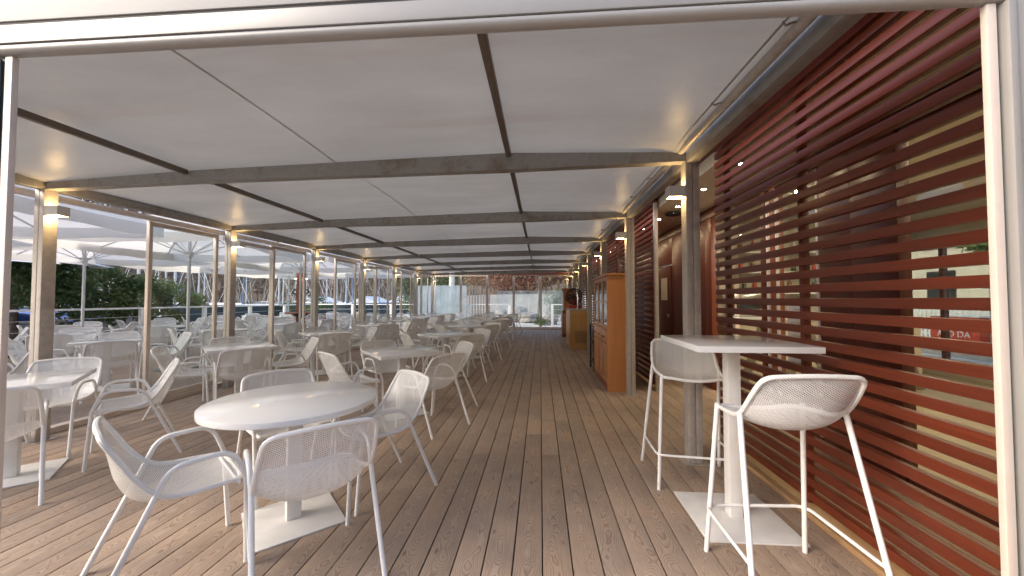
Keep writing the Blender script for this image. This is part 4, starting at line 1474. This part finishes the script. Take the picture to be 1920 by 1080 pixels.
def build_marina():
    rnd = random.Random(12)
    WZ = -1.30
    hulls = [hull_mesh(9.5, 2.9, 1.35, 'hull_white'), hull_mesh(10.5, 3.1, 1.5, 'hull_navy')]
    cab = MB().hexa([(-2.2, -.85, 0), (1.8, -.6, 0), (1.8, .6, 0), (-2.2, .85, 0), (-2.0, -.7, .45), (1.2, -.45, .38), (1.2, .45, .38), (-2.0, .7, .45)]).mesh('cabin', 'hull_white', bevel=.05)
    boomcs = [MB().tube([(-3.2, 0, 1.45), (.55, 0, 1.5)], .11, 8).mesh('boom', mt_, smooth=True) for mt_ in ('tarp_dark', 'hull_white', 'hull_navy', 'tarp_blue')]
    masts = []
    for h, mt in ((11.5, 'mast_alu'), (13.0, 'mast_alu'), (12.0, 'mast_blue')):
        m = MB().tube([(.6, 0, 0.2), (.6, 0, h)], .075, 8, .05)
        for z in (h * .42, h * .7):
            m.tube([(.6, -.75, z), (.6, .75, z)], .025, 5)
        masts.append((h, m.mesh('mast', mt, smooth=True)))

    def stays(h):
        m = MB()
        m.tube([(.6, 0, h), (4.7, 0, 1.5)], .012, 4); m.tube([(.6, 0, h), (-4.6, 0, 1.35)], .012, 4)
        for s in (-1, 1):
            m.tube([(.6, 0, h * .98), (.6, s * .75, h * .42), (.5, s * 1.4, 1.35)], .010, 4)
        return m.mesh('rigging', 'mast_alu')
    st = [stays(h) for h, _ in masts]
    names = []
    n = 0
    for row, (bx, y0, y1, cnt) in enumerate(((-21.5, 14, 64, 13), (-33, 12, 70, 13), (-46, 16, 84, 12))):
        for i in range(cnt):
            y = y0 + (y1 - y0) * (i + rnd.uniform(-.2, .2)) / cnt
            x = bx + rnd.uniform(-1, 1)
            mi = rnd.randrange(3)
            navy = (i + row) % 3 == 1
            lab = 'moored %s sailing boat with %s mast in the %s rank of the marina' % ('dark hulled' if navy else 'white', ('short pale', 'tall pale', 'blue grey')[mi], ('nearest', 'middle', 'farthest')[row])
            t = thing('sailing_boat', (x, y, WZ - .35), rnd.uniform(-.12, .12) + (pi if rnd.random() < .5 else 0), lab, 'boat', lab.replace('moored ', '').replace('boat', 'boats'))
            t.rotation_euler.x = radians(rnd.uniform(-1.5, 1.5))
            link('hull', hulls[1 if navy else 0], t)
            link('cabin', cab, t, (0, 0, 1.36))
            link('boom', boomcs[n % 3 if n % 9 else 3], t, (0, 0, 1.0)); n += 1
            link('mast', masts[mi][1], t, (0, 0, 1.1))
            link('rigging', st[mi], t, (0, 0, 1.1))
    # blue covered dinghies on the quay
    dh = hull_mesh(4.2, 1.6, .75, 'hull_white')
    for i, (x, y, r) in enumerate(((-16.2, 9.4, .5), (-15.9, 11.6, .35), (-16.4, 7.0, .4))):
        t = thing('covered_dinghy', (x, y, -.449), r, '%s under a blue tarpaulin on the quay' % ('dinghy between the dark trees', 'dinghy beside the olive shrub', 'dinghy behind the nearest post')[i], 'boat', 'dinghies under blue covers')
        link('hull', dh, t, (0, 0, .35))
        m = MB()

        def fn(u, v):
            xx = -2.05 + 4.0 * u
            w = .84 * (1 - max(0, (u - .4) / .6) ** 2.4)
            s = 2 * v - 1
            return (xx, w * s * 1.03, 1.08 + .38 * (1 - s * s) * (1 - abs(2 * u - 1) ** 3) + .03 * sin(9 * u) * (1 - s * s))
        m.grid(fn, 16, 8)
        m.build('cover', 'tarp_blue', t, smooth=True)
        MB().box(-1.3, -1.15, -.5, .5, .0, .42).build('trestle', 'grey_timber', t)
        MB().box(1.0, 1.15, -.5, .5, .0, .45).build('trestle', 'grey_timber', t)
    # dark netting fence along the quay edge
    o = MB().box(-17.1, -17.0, 16, 62, -.449, .95).build('netting_screen', 'tarp_dark'); tag(o, 'dark green netting screen along the quay edge', 'netting')
    # white boat sheds
    for i, (x, y, w, d) in enumerate(((-19, 50, 5.5, 8), (-13.5, 56, 6, 9), (-28, 58, 6, 9), (-40, 62, 7, 9))):
        t = thing('boat_shed', (x, y, -1.349), radians(10), '%s white gabled boat shed across the marina' % ('second', 'rightmost', 'third', 'leftmost')[i], 'shed', 'white boat sheds across the marina')
        h = 1.7
        MB().box(-w / 2, w / 2, 0, d, 0, h).build('wall', 'tent_white', t)
        MB().hexa([(-w / 2 - .2, -.2, h + .001), (w / 2 + .2, -.2, h + .001), (w / 2 + .2, d + .2, h + .001), (-w / 2 - .2, d + .2, h + .001), (-.05, -.2, h + 1.5), (.05, -.2, h + 1.5), (.05, d + .2, h + 1.5), (-.05, d + .2, h + 1.5)]).build('roof', 'tent_white', t)
        MB().box(-1.2, 1.2, -.06, -.005, 0, 1.65).build('door', 'concrete', t)


def build_far_end():
    # frosted wind screen panels at the far end of the terrace
    for i, (x0, x1) in enumerate(((-6.35, -5.02), (-5.0, -3.72))):
        t = thing('wind_screen', (x0, 18.7, 0), 0, '%s frosted glass wind screen behind the end wall' % ('left', 'right')[i], 'wind screen', 'frosted wind screens')
        MB().box(.0, x1 - x0, -.006, .006, .05, 2.05).build('pane', 'frosted_glass', t)
        MB().box(.0, x1 - x0, -.03, .03, 0, .049).build('shoe', 'frame_alu', t)
    # clear rolled sheet
    for i, (x0, x1) in enumerate(((-2.3, -.62), (-.60, 1.7))):
        m = MB()
        m.grid(lambda u, v: (x0 + (x1 - x0) * u, 20.0 + .12 * sin(u * 5 + i), .62 + 1.2 * v - .10 * sin(pi * u) * (1 - v)), 14, 6)
        o = m.build('plastic_sheet', 'hazy_sheet', smooth=True); tag(o, '%s hanging clear plastic sheet behind the end railing' % ('left', 'right')[i], 'plastic sheet', 'clear plastic sheets')
    # row of timber stakes
    for i in range(9):
        x = -4.75 + i * .17
        o = MB().tube([(x, 24 + .1 * i, -.03), (x + .01, 24 + .1 * i, 2.25 - .05 * abs(i - 2))], .055, 7, .05).build('timber_stake', 'grey_timber', smooth=True)
        tag(o, '%s timber stake from the left in the row beyond the end glass' % (['first'] + ORD[1:])[i], 'stake', 'timber stakes beyond the end glass')
    # retaining wall & hedge
    m = MB()
    m.grid(lambda u, v: (-9 + 22 * u, 27.5 + 1.2 * sin(u * 5), -.05 + 1.55 * v + .25 * v * sin(u * 4)), 26, 2)
    m.grid(lambda u, v: (-9 + 22 * u, 27.5 + 1.2 * sin(u * 5) + .5 * v, 1.5 + .25 * sin(u * 4)), 26, 1)
    o = m.build('retaining_wall', 'concrete', smooth=True); tag(o, 'curved pale retaining wall beyond the end glass', 'wall')
    rnd = random.Random(77)

    def hedge(name, x0, x1, y, z0, z1, mat, label, count, size=.12):
        t = thing(name, ((x0 + x1) / 2, y, z0), 0, label, 'hedge')
        mb = MB()
        hw = (x1 - x0) / 2
        leaf_cloud(mb, rnd, (0, 0, (z1 - z0) * .5), (hw, .9, (z1 - z0) * .48), count, size, 40)
        mb.build('foliage', mat, t)
        tr = MB()
        for i in range(int(hw * 4)):
            x = -hw + i * .5 + rnd.uniform(-.2, .2)
            tr.tube([(x, 0, -.3), (x + rnd.uniform(-.3, .3), rnd.uniform(-.3, .3), (z1 - z0) * .75)], .04, 5, .012)
        tr.build('stem', 'bark', t)
    hedge('rust_hedge', -5.5, 3.5, 29.2, 1.4, 5.2, 'leaf_rust', 'rust red hedge above the retaining wall', 14000)
    hedge('green_hedge', 2.2, 9.5, 28.6, 1.2, 5.6, 'leaf_green', 'green leafy hedge at the right beyond the end glass', 9000)
    hedge('ivy_bank', .4, 2.6, 24.2, -.05, 2.2, 'leaf_dark', 'ivy covered bank behind the short railing', 5000, .07)
    hedge('dark_hedge', -13, -6, 32, .3, 5.5, 'leaf_olive', 'olive dark hedge left of the white trunk', 8000)
    hedge('low_plant', -.35, .35, 20.4, -.03, .35, 'leaf_green', 'small green plant on the gravel behind the end glass', 700, .05)
    tree('pale_tree', (-6.2, 26.0, -.03), 9.0, (2.2, 2.2, 1.8), 'leaf_olive', 'pale barked tree with smooth white trunk beyond the end glass', 91, 4000, .10, 'bark_white', .26)
    tree('thin_tree', (-.15, 22.5, -.03), 5.5, (1.2, 1.2, .9), 'leaf_olive', 'thin dark trunked tree in the middle beyond the end glass', 92, 2500, .08, 'bark', .06)
    # boulders
    for i, (x, y, s) in enumerate(((-1.4, 23.0, .75), (-.7, 22.4, .55), (.55, 20.8, .45), (-2.3, 23.6, .6))):
        bm = bmesh.new()
        bmesh.ops.create_icosphere(bm, subdivisions=3, radius=s)
        rr = random.Random(i)
        ph = [rr.uniform(0, 6) for _ in range(6)]
        for v in bm.verts:
            k = 1 + .18 * sin(v.co.x * 5 / s + ph[0]) * cos(v.co.y * 4 / s + ph[1]) + .12 * sin(v.co.z * 7 / s + ph[2])
            v.co *= k
            v.co.z *= .75
        me = bpy.data.meshes.new('boulder'); bm.to_mesh(me); bm.free()
        me.materials.append(MATS['rock'])
        o = link('boulder', me, None, (x, y, s * .45))
        tag(o, '%s grey boulder beyond the end railing' % ('biggest', 'second biggest', 'smallest', 'leftmost')[i], 'boulder', 'boulders beyond the end railing')


def build_shading_house():
    """unseen house added behind the viewer to block low sky and shade the entrance"""
    t = thing('shading_house', (0, -15, -.06), 0, 'pale plastered house behind the viewer, unseen, sized to block low sky', 'building')
    MB().box(-16, 18, -6, 0, 0, 8.0).build('wall', 'plaster_far', t)
    for i in range(10):
        for z in (1.0, 4.4):
            MB().box(-15 + i * 3.2, -13.7 + i * 3.2, .001, .05, z, z + 1.7).build('window', 'black_metal', t)
    MB().box(-16.4, 18.4, -6.4, .5, 8.001, 8.3).build('roof', 'column_wood', t)


def build_side_street():
    """the street seen through the bar room's far window"""
    tag(MB().box(7.31, 60, -30, 80, -1.33, -.06).build('side_street', 'concrete'), kind='structure')
    t = thing('red_cooler', (11.0, 10.95, -.06), 0, 'red drinks cooler lettered in white across the side street', 'cooler')
    MB().box(0, .6, -.62, .58, .0, .95).build('body', 'sign_red', t, bevel=.02)
    MB().box(-.02, .62, -.64, .60, .951, 1.0).build('lid', 'tent_white', t, bevel=.01)
    fc = bpy.data.curves.new('lettering', 'FONT')
    fc.body = 'ALO DA'
    fc.size = .22
    fc.extrude = .002
    fc.align_x = 'CENTER'
    fc.materials.append(MATS['tent_white'])
    tmp = bpy.data.objects.new('lettering_curve', fc); COL.objects.link(tmp); bpy.context.view_layer.update()
    me = bpy.data.meshes.new_from_object(tmp.evaluated_get(bpy.context.evaluated_depsgraph_get()))
    bpy.data.objects.remove(tmp)
    fo = link('lettering', me, t)
    fo.location = (-.006, -.02, .42); fo.rotation_euler = (pi / 2, 0, -pi / 2)
    t = thing('blue_sign', (10.0, 9.18, -.06), 0, 'small blue square sign with a white curl on a pole', 'sign')
    MB().tube([(0.03, 0, 0), (0.03, 0, 1.9)], .02, 8).build('pole', 'mast_alu', t)
    pl = MB().box(0, .01, -.13, .13, 1.66, 1.92).build('plate', 'tarp_blue', t)
    MB().tube(catmull([(-.004, .06, 1.70), (-.004, -.02, 1.74), (-.004, .03, 1.80), (-.004, -.07, 1.87)], 6), .012, 6).build('curl', 'tent_white', pl)
    t = thing('picket_fence', (12.5, 6.0, -.06), 0, 'white picket fence along the side street', 'fence')
    for q in range(60):
        MB().box(-.01, .01, q * .15, q * .15 + .08, .05, 1.25).build('picket', 'tent_white', t)
    for z in (.3, 1.0):
        MB().box(.0105, .04, -.05, 9.0, z, z + .07).build('rail', 'tent_white', t)
    t = thing('side_house', (24, 8, -.06), 0, 'pale house with dark windows across the side street', 'building')
    MB().box(0, 8, -14, 26, 0, 8).build('wall', 'plaster_far', t)
    for q in range(8):
        for z in (1.2, 4.6):
            w = MB().box(-.06, -.001, -12 + q * 4.6, -10.4 + q * 4.6, z, z + 1.9).build('window', 'black_metal', t)
            MB().box(-.12, -.061, -12.2 + q * 4.6, -10.2 + q * 4.6, z - .12, z - .001).build('sill', 'tent_white', w)
    MB().box(-.5, 8.5, -14.5, 26.5, 8.001, 8.35).build('roof', 'column_wood', t)
    tree('street_tree', (15.5, 13.5, -.06), 4.6, (1.6, 1.9, 1.1), 'leaf_olive', 'grey green tree on the side street', 55, 3000, .10)
    t = thing('flower_planter', (11.3, 9.75, -.06), 0, 'planter of mixed flowers beside the red cooler', 'planter')
    MB().box(-.2, .2, -.42, .42, 0, .40).build('box', 'concrete', t, bevel=.01)
    mb = MB(); leaf_cloud(mb, random.Random(8), (0, 0, .58), (.22, .42, .25), 900, .04); mb.build('flowers', 'leaf_rust', t)


build_ground()
build_pavilion()
build_screens()
build_building()
build_right_objects()
furnish()
build_terrace()
build_trees()
build_marina()
build_far_end()
build_hill()
build_shading_house()
build_side_street()
